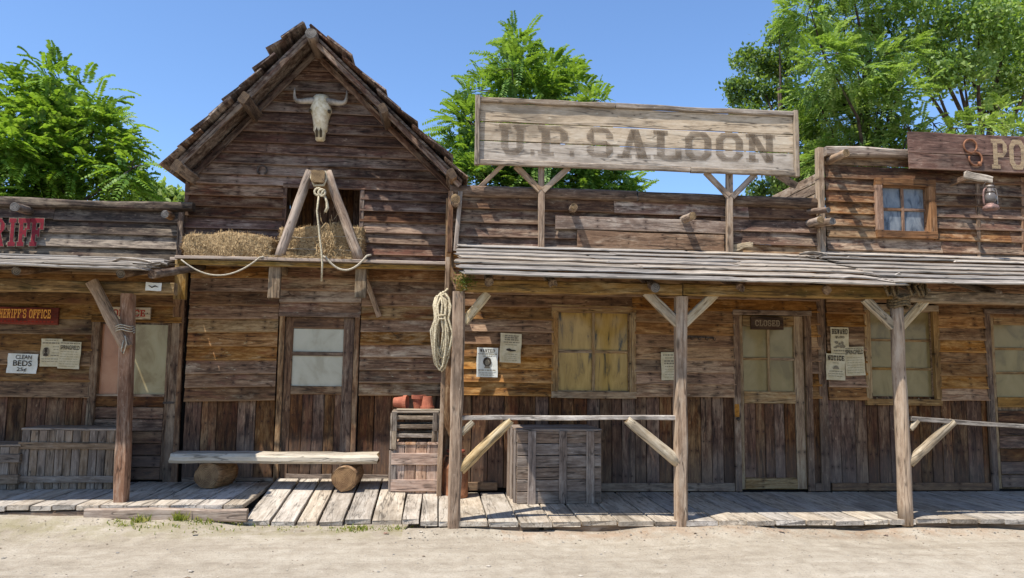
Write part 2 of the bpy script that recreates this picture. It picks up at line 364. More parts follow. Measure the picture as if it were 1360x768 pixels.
def log(name, a, b, r0, r1, mat, parent, n=12, nseg=6, jit=.04, endmat='end', up=UP, bow=0, flat=1):
    a = Vector(a); b = Vector(b)
    if abs((b-a).normalized().dot(Vector(up))) > .95: up = YV
    mm, L = frame(a, b, Vector(up)); V = []; F = []; MI = []
    lob = [1+rr(-jit, jit) for _ in range(n)]
    for i in range(nseg+1):
        s = i/nseg; r = r0+(r1-r0)*s; o = (rr(-1, 1)*jit*r, rr(-1, 1)*jit*r + bow*math.sin(math.pi*s))
        for k in range(n):
            an = 2*math.pi*k/n; q = r*lob[k]*(1+rr(-jit, jit)*.4)
            V.append((-L/2+L*s + (rr(-.01, .01) if i in (0, nseg) else 0), math.cos(an)*q*flat+o[0], math.sin(an)*q+o[1]))
    for i in range(nseg):
        for k in range(n):
            k2 = (k+1) % n; F.append((i*n+k, i*n+k2, (i+1)*n+k2, (i+1)*n+k)); MI.append(0)
    F.append(tuple(reversed(range(n)))); F.append(tuple(range(nseg*n, nseg*n+n))); MI += [1, 1]
    o = mesh_obj(name, V, F, [mat, endmat], parent, mm, MI)
    o.data.polygons.foreach_set('use_smooth', [True]*(nseg*n)+[False, False])
    return o

def tube_arrays(pts, radii, n=8, cap=True):
    pts = [Vector(p) for p in pts]; V = []; F = []
    if not hasattr(radii, '__len__'): radii = [radii]*len(pts)
    t0 = (pts[1]-pts[0]).normalized(); ref = UP if abs(t0.z) < .9 else XV
    u = t0.cross(ref).normalized()
    for i, p in enumerate(pts):
        t = (pts[min(i+1, len(pts)-1)] - pts[max(i-1, 0)]); t = t.normalized() if t.length > 1e-9 else t0
        u = (u - t*u.dot(t)); u = u.normalized() if u.length > 1e-6 else t.orthogonal().normalized()
        v = t.cross(u)
        for k in range(n):
            an = 2*math.pi*k/n; V.append(p + (u*math.cos(an)+v*math.sin(an))*radii[i])
    for i in range(len(pts)-1):
        for k in range(n):
            k2 = (k+1) % n; F.append((i*n+k, i*n+k2, (i+1)*n+k2, (i+1)*n+k))
    if cap: F.append(tuple(reversed(range(n)))); F.append(tuple(range((len(pts)-1)*n, len(pts)*n)))
    return V, F
class MB:
    """collects shapes in world coordinates for one mesh"""
    def __init__(s): s.v = []; s.f = []; s.mi = []
    def add(s, V, F, mi=0):
        o = len(s.v); s.v += [Vector(v) for v in V]; s.f += [tuple(i+o for i in f) for f in F]; s.mi += [mi]*len(F); return s
    def tube(s, pts, r, n=8, mi=0, cap=True): return s.add(*tube_arrays(pts, r, n, cap), mi)
    def box(s, lo, hi, mi=0):
        (x0, y0, z0), (x1, y1, z1) = lo, hi
        return s.add([(x0,y0,z0),(x1,y0,z0),(x1,y1,z0),(x0,y1,z0),(x0,y0,z1),(x1,y0,z1),(x1,y1,z1),(x0,y1,z1)],
                     [(0,3,2,1),(4,5,6,7),(0,1,5,4),(1,2,6,5),(2,3,7,6),(3,0,4,7)], mi)
    def lathe(s, c, prof, n=20, mi=0, axis=UP, cap=True):
        c = Vector(c); axis = Vector(axis).normalized(); u = axis.orthogonal().normalized(); v = axis.cross(u); V = []; F = []
        for (r, h) in prof:
            for k in range(n):
                an = 2*math.pi*k/n; V.append(c + axis*h + (u*math.cos(an)+v*math.sin(an))*r)
        for i in range(len(prof)-1):
            for k in range(n):
                k2 = (k+1) % n; F.append((i*n+k, i*n+k2, (i+1)*n+k2, (i+1)*n+k))
        if cap: F.append(tuple(reversed(range(n)))); F.append(tuple(range((len(prof)-1)*n, len(prof)*n)))
        return s.add(V, F, mi)
    def build(s, name, mats, parent=None, smooth=False, kind=None, origin=None):
        if origin is None:
            lo = Vector([min(v[i] for v in s.v) for i in range(3)]); hi = Vector([max(v[i] for v in s.v) for i in range(3)]); origin = Vector(((lo.x+hi.x)/2, (lo.y+hi.y)/2, lo.z))
        o = mesh_obj(name, [v-origin for v in s.v], s.f, mats, parent, Matrix.Translation(origin), s.mi if isinstance(mats, (list, tuple)) else None, smooth)
        if kind: o['kind'] = kind
        return o
def box(name, lo, hi, mat, parent=None): return MB().box(lo, hi).build(name, mat, parent)

def vplank(name, px, Y, y0, y1, wpx, t, mat, parent, **k):
    """an upright board whose foot and head are given as pixels on plane Y"""
    p0 = at(px if not isinstance(px, tuple) else px[0], y1, Y); p1 = at(px if not isinstance(px, tuple) else px[1], y0, Y)
    return plank(name, p0, p1, wpx*p0.y/FPX, t, mat, parent, up=XV, **k)
def member(name, p, q, Y, wpx, t, mat, parent, **k):
    """a straight timber drawn between two pixels on plane Y"""
    a = at(*p, Y); b = at(*q, Y)
    d = (b-a).normalized(); up = Vector((-d.z, 0, d.x))
    if up.z < 0 or (abs(up.z) < .05 and up.x < 0): up = -up
    if abs(d.z) > abs(d.x): up = XV
    return plank(name, a, b, wpx*Y/FPX, t, mat, parent, up=up, **k)

# ------------------------------------------------------------------ lettering
def rc(x0, y0, x1, y1): return [(x0, y0), (x1, y0), (x1, y1), (x0, y1)]
def ringp(x0, y0, x1, y1, sv, sh, c, skip=()):
    ci = c*.55
    o = [(x0+c,y0),(x1-c,y0),(x1,y0+c),(x1,y1-c),(x1-c,y1),(x0+c,y1),(x0,y1-c),(x0,y0+c)]
    a, b, cc, d = x0+sv, y0+sh, x1-sv, y1-sh
    i_ = [(a+ci,b),(cc-ci,b),(cc,b+ci),(cc,d-ci),(cc-ci,d),(a+ci,d),(a,d-ci),(a,b+ci)]
    return [[o[k], o[(k+1)%8], i_[(k+1)%8], i_[k]] for k in range(8) if k not in skip]
SV, SH = 2.7, 1.6
GL = {
 'O': ringp(0,0,10,10,SV,SH,2.2),
 'D': ringp(1,0,10,10,SV,SH,2.2,skip=(5,6,7)) + [rc(1,0,3.7,10), rc(0,0,1,1.5), rc(0,8.5,1,10), rc(1,0,3.5,1.6), rc(1,8.4,3.5,10)],
 'C': ringp(0,0,10,10,SV,SH,2.2,skip=(2,)) + [rc(7.3,2,10,3.6), rc(7.3,6.2,10,7.8)],
 'U': [rc(0,8.6,4.4,10), rc(5.6,8.6,10,10), rc(.8,2.5,3.5,8.6), rc(6.5,2.5,9.2,8.6), [(.8,2.5),(2.8,0),(4.2,1.7),(3.5,2.5)], [(2.8,0),(7.2,0),(5.8,1.7),(4.2,1.7)], [(7.2,0),(9.2,2.5),(6.5,2.5),(5.8,1.7)]],
 'P': [rc(1.2,0,4,10), rc(0,0,1.2,1.4), rc(4,0,5.4,1.4), rc(0,8.6,1.2,10), rc(4,8.5,7.4,10), rc(4,3.9,7.4,5.4), [(7.4,10),(7.4,8.5),(7.4,8.1),(10,8.1)], rc(7.4,5.8,10,8.1), [(7.4,3.9),(10,5.8),(7.4,5.8),(7.4,5.4)]],
 'S': [rc(2,8.4,8,10), [(8,10),(8,8.4),(10,8)], [(0,8),(2.7,8),(2.6,8.4),(2,10)], rc(0,6.2,2.7,8), [(0,6.2),(2.7,6.2),(2.2,4.3)], rc(2.2,4.2,7.8,5.8), [(7.3,5.8),(7.3,4),(10,4)], rc(7.3,2,10,4), [(7.3,2),(8,0),(10,2)], rc(2,0,8,1.6), [(2,0),(2.2,1.6),(0,2)], rc(7.3,6.5,10,8), rc(0,2,2.7,3.6)],
 'A': [[(1,0.0),(3.4,0.0),(5.6,10),(3.9,10)], [(6.2,0),(9.2,0),(6.4,10),(4.0,10)], rc(2.6,2.8,7,4.2), rc(0,0,4.3,1.3), rc(5.4,0,10,1.3)],
 'L': [rc(1.2,0,4,10), rc(0,8.6,5.2,10), rc(0,0,1.2,1.5), rc(4,0,10,1.5), rc(7.8,1.5,10,4)],
 'N': [rc(1,0,3.2,10), rc(6.8,0,9.2,10), [(1,10),(3.6,10),(9.2,0),(6.6,0)], rc(0,0,4.2,1.3), rc(0,8.7,3,10), rc(5.8,8.7,10,10)],
 'H': [rc(.8,0,3.5,10), rc(6.5,0,9.2,10), rc(3.5,4.2,6.5,5.8), rc(0,0,4.4,1.4), rc(5.6,0,10,1.4), rc(0,8.6,4.4,10), rc(5.6,8.6,10,10)],
 'E': [rc(1.2,0,4,10), rc(0,8.5,9.6,10), rc(0,0,10,1.5), rc(4,4.2,7,5.8), rc(7.6,6.6,9.6,8.5), rc(7.8,1.5,10,3.6), rc(5.8,3.4,7.2,6.6)],
 'F': [rc(1.2,0,4.2,10), rc(0,0,5.6,1.5), rc(0,8.4,10,10), rc(7.4,6,10,8.4), rc(4.2,4.2,7,5.8), rc(5.8,3.4,7.2,6.6)],
 'I': [rc(3.2,0,6.8,10), rc(1.4,0,8.6,1.5), rc(1.4,8.5,8.6,10)],
 'R': [rc(1.2,0,4,10), rc(0,0,5,1.4), rc(0,8.5,1.2,10), rc(4,8.5,7.4,10), rc(4,4.4,7.4,5.8), [(7.4,10),(7.4,8.1),(9.8,8.1)], rc(7.2,6.2,9.8,8.1), [(7.4,4.4),(9.8,6.2),(7.2,6.2)], [(5.2,4.6),(7.6,4.6),(10,0),(7.2,0)]],
 'T': [rc(3.6,0,6.4,10), rc(0,8.4,10,10), rc(0,6.4,1.8,8.4), rc(8.2,6.4,10,8.4), rc(2.2,0,7.8,1.4)],
 'W': [[(0,10),(2.6,10),(4.2,0),(2.4,0)], [(2.4,0),(4.2,0),(5.8,10),(4,10)], [(4.2,10),(6,10),(7.6,0),(5.8,0)], [(5.8,0),(7.6,0),(10,10),(7.6,10)]],
 '.': [rc(2.4,0,7.6,2)], "'": [rc(3.5,7,6.5,10)], ' ': [],
}
def clip_poly(poly, lo, hi):
    for (sgn, lim) in ((1, lo), (-1, -hi)):
        out = []
        for i in range(len(poly)):
            p, q = poly[i], poly[(i+1) % len(poly)]
            dp, dq = sgn*p[1]-lim, sgn*q[1]-lim
            if dp >= 0: out.append(p)
            if dp*dq < 0:
                t = dp/(dp-dq); out.append((p[0]+(q[0]-p[0])*t, p[1]+(q[1]-p[1])*t))
        poly = out
        if len(poly) < 3: return []
    return poly
def glyph(name, ch, O, ex, ez, wd, ht, mat, parent, grow=0, bands=None, eps=.00025, nrm=Vector((0, -1, 0))):
    """one painted or cut letter: O lower-left corner, ex / ez unit directions, nrm towards the viewer"""
    mb = MB(); k = 0
    for poly in GL[ch]:
        if grow:
            cx = sum(p[0] for p in poly)/len(poly); cy = sum(p[1] for p in poly)/len(poly)
            poly = [(p[0]+grow*10/wd*(1 if p[0] > cx else -1), p[1]+grow*10/ht*(1 if p[1] > cy else -1)) for p in poly]
        pieces = [poly] if bands is None else [c for c in (clip_poly(poly, b0, b1) for b0, b1 in bands) if c]
        for pc in pieces:
            k += 1
            V = [O + ex*(p[0]/10*wd) + ez*(p[1]/10*ht) + nrm*(eps*k) for p in pc]
            # orient towards nrm
            nn = (V[1]-V[0]).cross(V[2]-V[0])
            mb.add(V, [tuple(range(len(V))) if nn.dot(nrm) > 0 else tuple(reversed(range(len(V))))])
    return mb.build(name, mat, parent)
def word(name, text, A, B, ht, mat, parent, gap=.12, nrm=Vector((0, -1, 0)), ez=UP, adv=None):
    """a word of slab letters from A to B (lower corners), joined into one mesh"""
    A = Vector(A); B = Vector(B); ex = (B-A).normalized(); L = (B-A).length
    n = sum({'.': .5, "'": .4, ' ': .6, 'I': .7}.get(c, 1) for c in text); u = L/n; x = 0; mb = MB(); k = 0
    for c in text:
        a = {'.': .5, "'": .4, ' ': .6, 'I': .7}.get(c, 1)*u; wd = a*(1-gap)
        for poly in GL[c]:
            k += 1
            V = [A + ex*(x+p[0]/10*wd) + ez*(p[1]/10*ht) + nrm*(.0001*k) for p in poly]
            nn = (V[1]-V[0]).cross(V[2]-V[0])
            mb.add(V, [tuple(range(len(V))) if nn.dot(nrm) > 0 else tuple(reversed(range(len(V))))])
        x += a
    return mb.build(name, mat, parent)
def fontword(name, text, A, ex, ez, wd, ht, mat, parent, bold=.012):
    """plain hand lettering from the built-in font, fitted to wd x ht"""
    cu = bpy.data.curves.new(name, 'FONT'); cu.body = text; cu.offset = bold; cu.resolution_u = 3
    tmp = bpy.data.objects.new(name, cu); me = bpy.data.meshes.new_from_object(tmp)
    bpy.data.objects.remove(tmp); 
    vs_ = [v.co.copy() for v in me.vertices]; fs = [tuple(p.vertices) for p in me.polygons]; bpy.data.meshes.remove(me)
    if not vs_: return None
    x0 = min(v.x for v in vs_); x1 = max(v.x for v in vs_); y0 = min(v.y for v in vs_); y1 = max(v.y for v in vs_)
    V = [A + ex*((v.x-x0)/(x1-x0)*wd) + ez*((v.y-y0)/(y1-y0)*ht) for v in vs_]
    mb = MB(); mb.add(V, fs); return mb.build(name, mat, parent)

# ------------------------------------------------------------------ the setting: ground
def ground():
    def axis(lo, hi, a, b, st, far):
        xs = list(np.arange(a, b+1e-6, st)); x = a; s = st
        L = []
        while x > lo: s *= 1.5; x -= s; L.append(x)
        x = b; s = st; Rr = []
        while x < hi: s *= 1.5; x += s; Rr.append(x)
        return np.array(L[::-1]+xs+Rr)
    xs = axis(-700, 700, -7.5, 9.5, .05, 0); ys = axis(-500, 900, 4.6, 9.2, .05, 0)
    X, Y = np.meshgrid(xs, ys)
    rs = np.random.RandomState(3); Zz = np.zeros_like(X)
    for k in range(26):
        fx, fy, ph = rs.uniform(-3, 3), rs.uniform(-3, 3), rs.uniform(0, 6.28); Zz += np.sin(X*fx+Y*fy+ph)*.0035
    near = np.exp(-((X/14)**2+((Y-6)/7)**2)); Zz *= near
    # dirt banked up along the foot of the boardwalks
    front = np.where(X < -1.85, 7.5, np.where(X < -.3, 7.45, 7.05))
    q = .75+.25*np.sin(X*2.3+1)*np.sin(X*5.1)
    Zz += np.where(X > -.3, .062, .02)*np.exp(-((Y-front-.03)/.2)**2)*q*(np.abs(X) < 12)
    lf = 1/(1+np.exp((X+2.0)/.12)); Zz += lf*(.075+.035/(1+np.exp((X+3.0)/.15)))*np.exp(-((np.minimum(Y, 7.5)-7.5)/.45)**2)*(.85+.15*q)*(X > -12)
    # scuffs, hoof and foot prints
    for k in range(260):
        cx, cy, a = rs.uniform(-6, 8), rs.uniform(4.8, 7.0), rs.uniform(0, 3.14); dx, dy = X-cx, Y-cy
        u = dx*np.cos(a)+dy*np.sin(a); v = -dx*np.sin(a)+dy*np.cos(a); s1, s2 = rs.uniform(.08, .14), rs.uniform(.04, .06)
        e = (u/s1)**2+(v/s2)**2; Zz += rs.uniform(.4, 1)*(-.011*np.exp(-e*1.5)+.005*np.exp(-(np.sqrt(e)-1.5)**2*4))
    Zz = np.where(Y > front+.25, -.02, Zz)
    global gz
    def gz(x, y): return float(Zz[min(len(ys)-1, int(np.searchsorted(ys, y))), min(len(xs)-1, int(np.searchsorted(xs, x)))])
    V = np.stack([X, Y, Zz], -1).reshape(-1, 3); nx = len(xs); ny = len(ys)
    F = [(j*nx+i, j*nx+i+1, (j+1)*nx+i+1, (j+1)*nx+i) for j in range(ny-1) for i in range(nx-1)]
    mt, n, l, b = newmat('street_dirt')
    tc = N(n, 'ShaderNodeTexCoord')
    def nz(scale, detail=6, r=.6):
        t = N(n, 'ShaderNodeTexNoise'); l.new(tc.outputs['Object'], t.inputs['Vector']); t.inputs['Scale'].default_value = scale; t.inputs['Detail'].default_value = detail; t.inputs['Roughness'].default_value = r
        return t.outputs['Fac']
    fine = nz(55, 5, .75); med = nz(6, 6, .65); big = nz(.8, 5)
    tv = N(n, 'ShaderNodeVectorMath', operation='MULTIPLY'); l.new(tc.outputs['Object'], tv.inputs[0]); tv.inputs[1].default_value = (.45, 5, 1)
    tn = N(n, 'ShaderNodeTexNoise'); l.new(tv.outputs[0], tn.inputs['Vector']); tn.inputs['Scale'].default_value = 1; tn.inputs['Detail'].default_value = 7; tn.inputs['Roughness'].default_value = .65; tn.inputs['Distortion'].default_value = .5
    track = tn.outputs['Fac']
    c = ramp(n, ((.35, lin((136, 124, 106))), (.48, lin((161, 149, 130))), (.62, lin((182, 171, 152))))); l.new(mathn(n, l, 'ADD', mathn(n, l, 'MULTIPLY', med, .4), mathn(n, l, 'ADD', mathn(n, l, 'MULTIPLY', big, .3), mathn(n, l, 'MULTIPLY', track, .3))), c.inputs[0])
    sp = ramp(n, ((.3, g(.5)), (.46, g(1)), (.62, g(1)), (.75, g(1.15)))); l.new(fine, sp.inputs[0])
    col = mixc(n, l, 1.0, c.outputs[0], sp.outputs[0], 'MULTIPLY')
    vo = N(n, 'ShaderNodeTexVoronoi'); l.new(tc.outputs['Object'], vo.inputs['Vector']); vo.inputs['Scale'].default_value = 26
    pb = ramp(n, ((.08, g(1)), (.16, g(0)))); l.new(vo.outputs['Distance'], pb.inputs[0])
    pk = ramp(n, ((.62, g(0)), (.7, g(1)))); l.new(nz(9, 3), pk.inputs[0])
    col = mixc(n, l, mathn(n, l, 'MULTIPLY', mathn(n, l, 'MULTIPLY', pb.outputs[0], pk.outputs[0]), .6), col, lin((112, 98, 82)))
    gp = N(n, 'ShaderNodeSeparateXYZ'); l.new(tc.outputs['Object'], gp.inputs[0])
    def band(y0, hw, x0, x1):
        a_ = mathn(n, l, 'SUBTRACT', 1, mathn(n, l, 'DIVIDE', mathn(n, l, 'ABSOLUTE', mathn(n, l, 'SUBTRACT', gp.outputs[1], y0)), hw)); a_.node.use_clamp = True
        k_ = mathn(n, l, 'MULTIPLY', mathn(n, l, 'GREATER_THAN', gp.outputs[0], x0), mathn(n, l, 'LESS_THAN', gp.outputs[0], x1))
        return mathn(n, l, 'MULTIPLY', a_, k_)
    lit = ramp(n, ((.42, g(0)), (.6, g(1)))); l.new(nz(4.5, 6, .7), lit.inputs[0])
    col = mixc(n, l, mathn(n, l, 'MULTIPLY', band(6.98, .26, .6, 9), mathn(n, l, 'MULTIPLY', lit.outputs[0], .45)), col, lin((150, 112, 78)))
    col = mixc(n, l, mathn(n, l, 'MULTIPLY', mathn(n, l, 'MULTIPLY', band(7.25, .45, -6, -.3), lit.outputs[0]), .6), col, lin((130, 122, 82)))
    l.new(col, b.inputs['Base Color']); b.inputs['Roughness'].default_value = .95
    bp = N(n, 'ShaderNodeBump'); bp.inputs['Strength'].default_value = .8; bp.inputs['Distance'].default_value = .02
    hs = mathn(n, l, 'ADD', mathn(n, l, 'MULTIPLY', track, 1.6), mathn(n, l, 'ADD', mathn(n, l, 'MULTIPLY', fine, .6), med))
    l.new(hs, bp.inputs['Height']); l.new(bp.outputs[0], b.inputs['Normal'])
    me = bpy.data.meshes.new('ground'); me.from_pydata(V.tolist(), [], F); me.materials.append(mt); me.polygons.foreach_set('use_smooth', [True]*len(F))
    o = bpy.data.objects.new('ground', me); link(o); o['kind'] = 'structure'; o['label'] = 'pale sandy dirt street in front of the buildings'
ground()

# ------------------------------------------------------------------ boardwalks
WB, WS = 9.0, 8.7                      # wall planes: barn and sheriff's office, saloon and post office
DL, DR = .2, .12                       # deck levels
def walk(name, label, x0, x1, zt, yf, yb):
    mb = MB()
    for y in (yf+.12, (yf+yb)/2, yb-.1): mb.box((x0+.02, y-.04, -.05), (x1-.02, y+.04, zt-.047))
    o = mb.build(name, 'chest'); o['kind'] = 'structure'; o['label'] = label
    return o
wl = walk('boardwalk', 'raised grey plank boardwalk before the sheriff office and barn', -6.2, -1.83, DL, 7.55, 8.95)
x = -6.2
while x < -1.86:
    ww = min(rr(.17, .25), -1.82-x); ext = rr(-.012, .02)
    plank('plank', (x+ww/2, 7.53-ext, DL-.0225+rr(-.004, .004)), (x+ww/2+rr(-.01, .01), 8.97, DL-.0225), ww-.012, .045, 'deck', wl, up=XV, nseg=4, jit=.003, endjit=.006)
    x += ww
A = at(130, 674, z=DL-.06); B = at(348, 679, z=DL-.06)
plank('edge_beam', (A.x, 7.5, .125), (-1.76, 7.46, .115), .11, .07, 'post', wl, nseg=5, jit=.006, cham=.012)
plank('edge_beam', (-6.2, 7.56, .09), (A.x-.02, 7.56, .09), .1, .05, 'post', wl, nseg=4, jit=.006)
wr = walk('ramp_boardwalk', 'sloping grey planks laid down from the barn to the street', -1.8, .1, .12, 7.75, 8.9)
xs = [at(p, 697, z=.03).x for p in (320, 358, 392, 421, 456, 492, 534)]
for i in range(6):
    xa, xb = xs[i], xs[i+1]
    plank('plank', ((xa+xb)/2, 7.47+rr(-.02, .02), .035+.01*rr(-1, 1)), ((xa+xb)/2, 8.95, .215), xb-xa-rr(.012, .03), .045, 'deck', wr, up=XV, nseg=4, jit=.004, endjit=.008)
xs2 = [xs[-1]+.0, xs[-1]+.17, xs[-1]+.34, .15]
for i in range(3):
    xa, xb = xs2[i], xs2[i+1]
    plank('plank', ((xa+xb)/2, 7.2-.05*i+rr(-.02, .02), .095), ((xa+xb)/2, 8.95, .15), xb-xa-.014, .045, 'deck', wr, up=XV, nseg=4, jit=.004, endjit=.008)
ws = walk('saloon_boardwalk', 'low plank boardwalk under the saloon porch roof', .15, 8.2, DR, 7.1, 8.66)
x = .16
while x < 8.1:
    ww = rr(.26, .36); ext = rr(-.03, .03)
    plank('plank', (x+ww/2, 7.05-ext, DR-.0225+rr(-.008, .006)), (x+ww/2, 8.67, DR-.0225), ww-.016, .045, 'deck', ws, up=XV, nseg=4, jit=.004, endjit=.01)
    x += ww
for (xa, xb) in ((.25, .95), (1.0, 2.2), (2.35, 4.45), (4.6, 8)):
    plank('edge_beam', (xa, 7.12, .045), (xb, 7.12+rr(-.02, .02), .045), .085, .05, 'chest', ws, nseg=4, jit=.008)

# ------------------------------------------------------------------ building helpers
def cut(iv, a, b):
    out = []
    for (u, v) in iv:
        if b <= u or a >= v: out.append((u, v)); continue
        if a > u: out.append((u, a))
        if b < v: out.append((b, v))
    return out
def siding(parent, x0, x1, z0, z1, Y, rowh, mat, holes=(), bounds=None, joint=.5, name='siding_board', slope=0, lap=.042, t=.024, pick=None, minlen=.05, zjit=.004):
    """lapped boards from z0 up to z1; each board an object"""
    n = max(1, round((z1-z0)/rowh)); h = (z1-z0)/n
    for i in range(n):
        zb = z0+i*h; zc = zb+h/2; iv = [(x0, x1)]; sk = (0, 0)
        if bounds:
            (a0, b0), (a1, b1) = bounds(zb+.0), bounds(zb+h)
            iv = [(a0, b0)]; sk = (a1-a0, b1-b0)
            if b0-a0 < .1: continue
        for (hx0, hx1, hz0, hz1) in holes:
            if zc > hz0 and zc < hz1: iv = cut(iv, hx0, hx1)
        segs = []
        for (u, v) in iv:
            while v-u > 2.2 and rng.random() < joint:
                c = u+rr(.35, .65)*(v-u)
                segs.append((u, c-.002)); u = c+.002
            segs.append((u, v))
        for (u, v) in segs:
            if v-u < minlen: continue
            s = (sk[0] if abs(u-iv[0][0]) < 1e-6 and bounds else 0, sk[1] if abs(v-iv[-1][1]) < 1e-6 and bounds else 0)
            dz = rr(-zjit, zjit); ov = h*.16
            plank(name, (u, Y, zc+ov/2+dz+slope*(u-x0)), (v, Y, zc+ov/2+dz+rr(-zjit, zjit)+slope*(v-x0)), h+ov, t, pick(i) if pick else mat, parent, nseg=max(2, int((v-u)/.5)), jit=.0035, lap=lap, skew=s)
def uprights(parent, x0, x1, z0, z1, Y, wd, mat, t=.022, name='upright_board', ztop=None):
    x = x0
    while x < x1-.03:
        ww = min(wd*rr(.75, 1.2), x1-x)
        if x1-x-ww < .06: ww = x1-x
        zt = z1 if ztop is None else z1+(ztop-z1)*((x-x0)/(x1-x0))
        plank(name, (x+ww/2, Y+rr(-.003, .003), z0+rr(0, .012)), (x+ww/2+rr(-.002, .002), Y, zt), ww-.006, t, mat, parent, up=XV, nseg=3, jit=.0025)
        x += ww
def prect(px0, py0, px1, py1, Y):
    a = at((px0+px1)/2, py0, Y); b = at((px0+px1)/2, py1, Y); c = at(px0, (py0+py1)/2, Y); d = at(px1, (py0+py1)/2, Y)
    return c.x, d.x, b.z, a.z                 # x0 x1 z0 z1
def glaze(parent, x0, x1, z0, z1, Y, cols, rows, mat, munt=.03, mmat='wintrim', colw=None):
    """panes and glazing bars, as sub-parts"""
    for i in range(cols):
        for j in range(rows):
            a = x0+(x1-x0)*i/cols; b = x0+(x1-x0)*(i+1)/cols; c = z0+(z1-z0)*j/rows; d = z0+(z1-z0)*(j+1)/rows
            mt = mat[(i+j*cols) % len(mat)] if isinstance(mat, (list, tuple)) else mat
            box('pane', (a+.001, Y, c+.001), (b-.001, Y+.006, d-.001), mt, parent)
    for i in range(1, cols):
        xx = x0+(x1-x0)*i/cols; plank('glazing_bar', (xx, Y-.014, z0), (xx, Y-.014, z1), munt, .024, mmat, parent, up=XV, nseg=2, jit=.002)
    for j in range(1, rows):
        zz = z0+(z1-z0)*j/rows
        for i in range(cols):
            a = x0+(x1-x0)*i/cols+munt/2*(i > 0); b = x0+(x1-x0)*(i+1)/cols-munt/2*(i < cols-1)
            plank('glazing_bar', (a, Y-.012, zz), (b, Y-.012, zz), munt, .022, mmat, parent, nseg=2, jit=.002)
def window(parent, rect, Y, cols, rows, fw, mat, pmat, munt=.03, proud=.035, recess=.03):
    x0, x1, z0, z1 = rect
    sash = MB()                                # the sash behind the trim: this part carries bars and panes
    a, b, c, d = x0+fw*.6, x1-fw*.6, z0+fw*.6, z1-fw*.6; e = fw*.55
    for lo, hi in (((a, Y+recess-.02, c), (a+e, Y+recess+.03, d)), ((b-e, Y+recess-.02, c), (b, Y+recess+.03, d)),
                   ((a+e, Y+recess-.02, c), (b-e, Y+recess+.03, c+e)), ((a+e, Y+recess-.02, d-e), (b-e, Y+recess+.03, d))): sash.box(lo, hi)
    w_ = sash.build('window', mat, parent)
    glaze(w_, a+e, b-e, c+e, d-e, Y+recess, cols, rows, pmat, munt, mat)
    yy = Y-proud/2
    plank('frame_board', (x0, yy, z1-fw/2), (x1, yy, z1-fw/2), fw, proud+.03, mat, w_, nseg=2)
    plank('frame_board', (x0, yy, z0+fw/2), (x1, yy, z0+fw/2), fw, proud+.03, mat, w_, nseg=2)
    plank('frame_board', (x0+fw/2, yy, z0+fw+.001), (x0+fw/2, yy, z1-fw-.001), fw, proud+.026, mat, w_, up=XV, nseg=2)
    plank('frame_board', (x1-fw/2, yy, z0+fw+.001), (x1-fw/2, yy, z1-fw-.001), fw, proud+.026, mat, w_, up=XV, nseg=2)
    return w_

# ------------------------------------------------------------------ the barn with the gable
PX, PZ = -1.575, 5.36                   # ridge, underside of the roof
LX, LZ = -3.03, 3.68; RX, RZ = .2, 3.66
BX0, BX1 = -3.0, .06
def zroof(x): return PZ+(PX-x)/(PX-LX)*(LZ-PZ) if x < PX else PZ+(x-PX)/(RX-PX)*(RZ-PZ)
def barn_bounds(z):
    a = max(BX0, LX+(z-LZ)/(PZ-LZ)*(PX-LX)+.01) if z > LZ else BX0
    b = min(BX1, RX-(z-RZ)/(PZ-RZ)*(RX-PX)-.01) if z > RZ else BX1
    return a, b
barn = thing('barn', ((BX0+BX1)/2, WB, 0), 'tall dark weathered barn with a steep gable, hayloft opening and ledge', 'barn')
lo = prect(380, 254, 478, 345, WB)               # loft opening
dr = prect(368, 421, 474, 640, WB)               # door with its casing
YL = 8.40; LEDGEZ = at(400, 343, YL).z
siding(barn, BX0, BX1, LEDGEZ+.01, 5.32, WB, .132, 'barn', holes=[(lo[0], lo[1], LEDGEZ, lo[3])], bounds=barn_bounds, joint=.55, zjit=.006)
zl0 = at(300, 534, WB).z; zr0 = at(530, 526, WB).z
siding(barn, BX0+.12, dr[0]-.02, zl0, LEDGEZ-.03, WB, .15, 'barnlow', slope=.018)
siding(barn, dr[1]+.02, BX1-.02, zr0, LEDGEZ-.03, WB, .15, 'barnlow', slope=.01)
siding(barn, dr[0]-.015, dr[1]+.015, dr[3]+.02, LEDGEZ-.03, WB, .15, 'barnlow', slope=.01)
uprights(barn, BX0+.12, dr[0]-.02, .2, zl0+.05, WB+.02, .2, 'vert', ztop=zl0+.08)
uprights(barn, dr[1]+.02, BX1-.02, .2, zr0+.05, WB+.02, .19, 'vert')
plank('corner_board', (BX0+.04, WB-.03, .2), (BX0+.0, WB-.03, LEDGEZ-.4), .12, .035, 'trim', barn, up=XV, nseg=5)
plank('corner_board', (BX0+.02, WB-.025, LEDGEZ+.02), (BX0+.02, WB-.025, 3.62), .05, .03, 'barn', barn, up=XV, nseg=4)
plank('base_board', (at(380, 636, WB).x, WB-.03, .24), (at(515, 640, WB).x, WB-.03, .235), .09, .025, 'crate', barn, nseg=4, jit=.006)
plank('base_board', (BX0+.15, WB-.03, .225), (at(372, 636, WB).x, WB-.03, .225), .05, .025, 'crate', barn, nseg=4, jit=.006)
# hayloft opening
for xx in (lo[0]-.02, lo[1]+.02):
    plank('loft_casing', (xx, WB-.03, LEDGEZ), (xx, WB-.03, lo[3]+.02), .05, .03, 'barn', barn, up=XV)
plank('loft_casing', (lo[0]-.045, WB-.035, lo[3]+.045), (lo[1]+.045, WB-.035, lo[3]+.045), .05, .03, 'barn', barn)
uprights(barn, lo[0]-.35, lo[1]+.35, LEDGEZ, lo[3]+.35, WB+.5, .16, 'vert', name='loft_board')
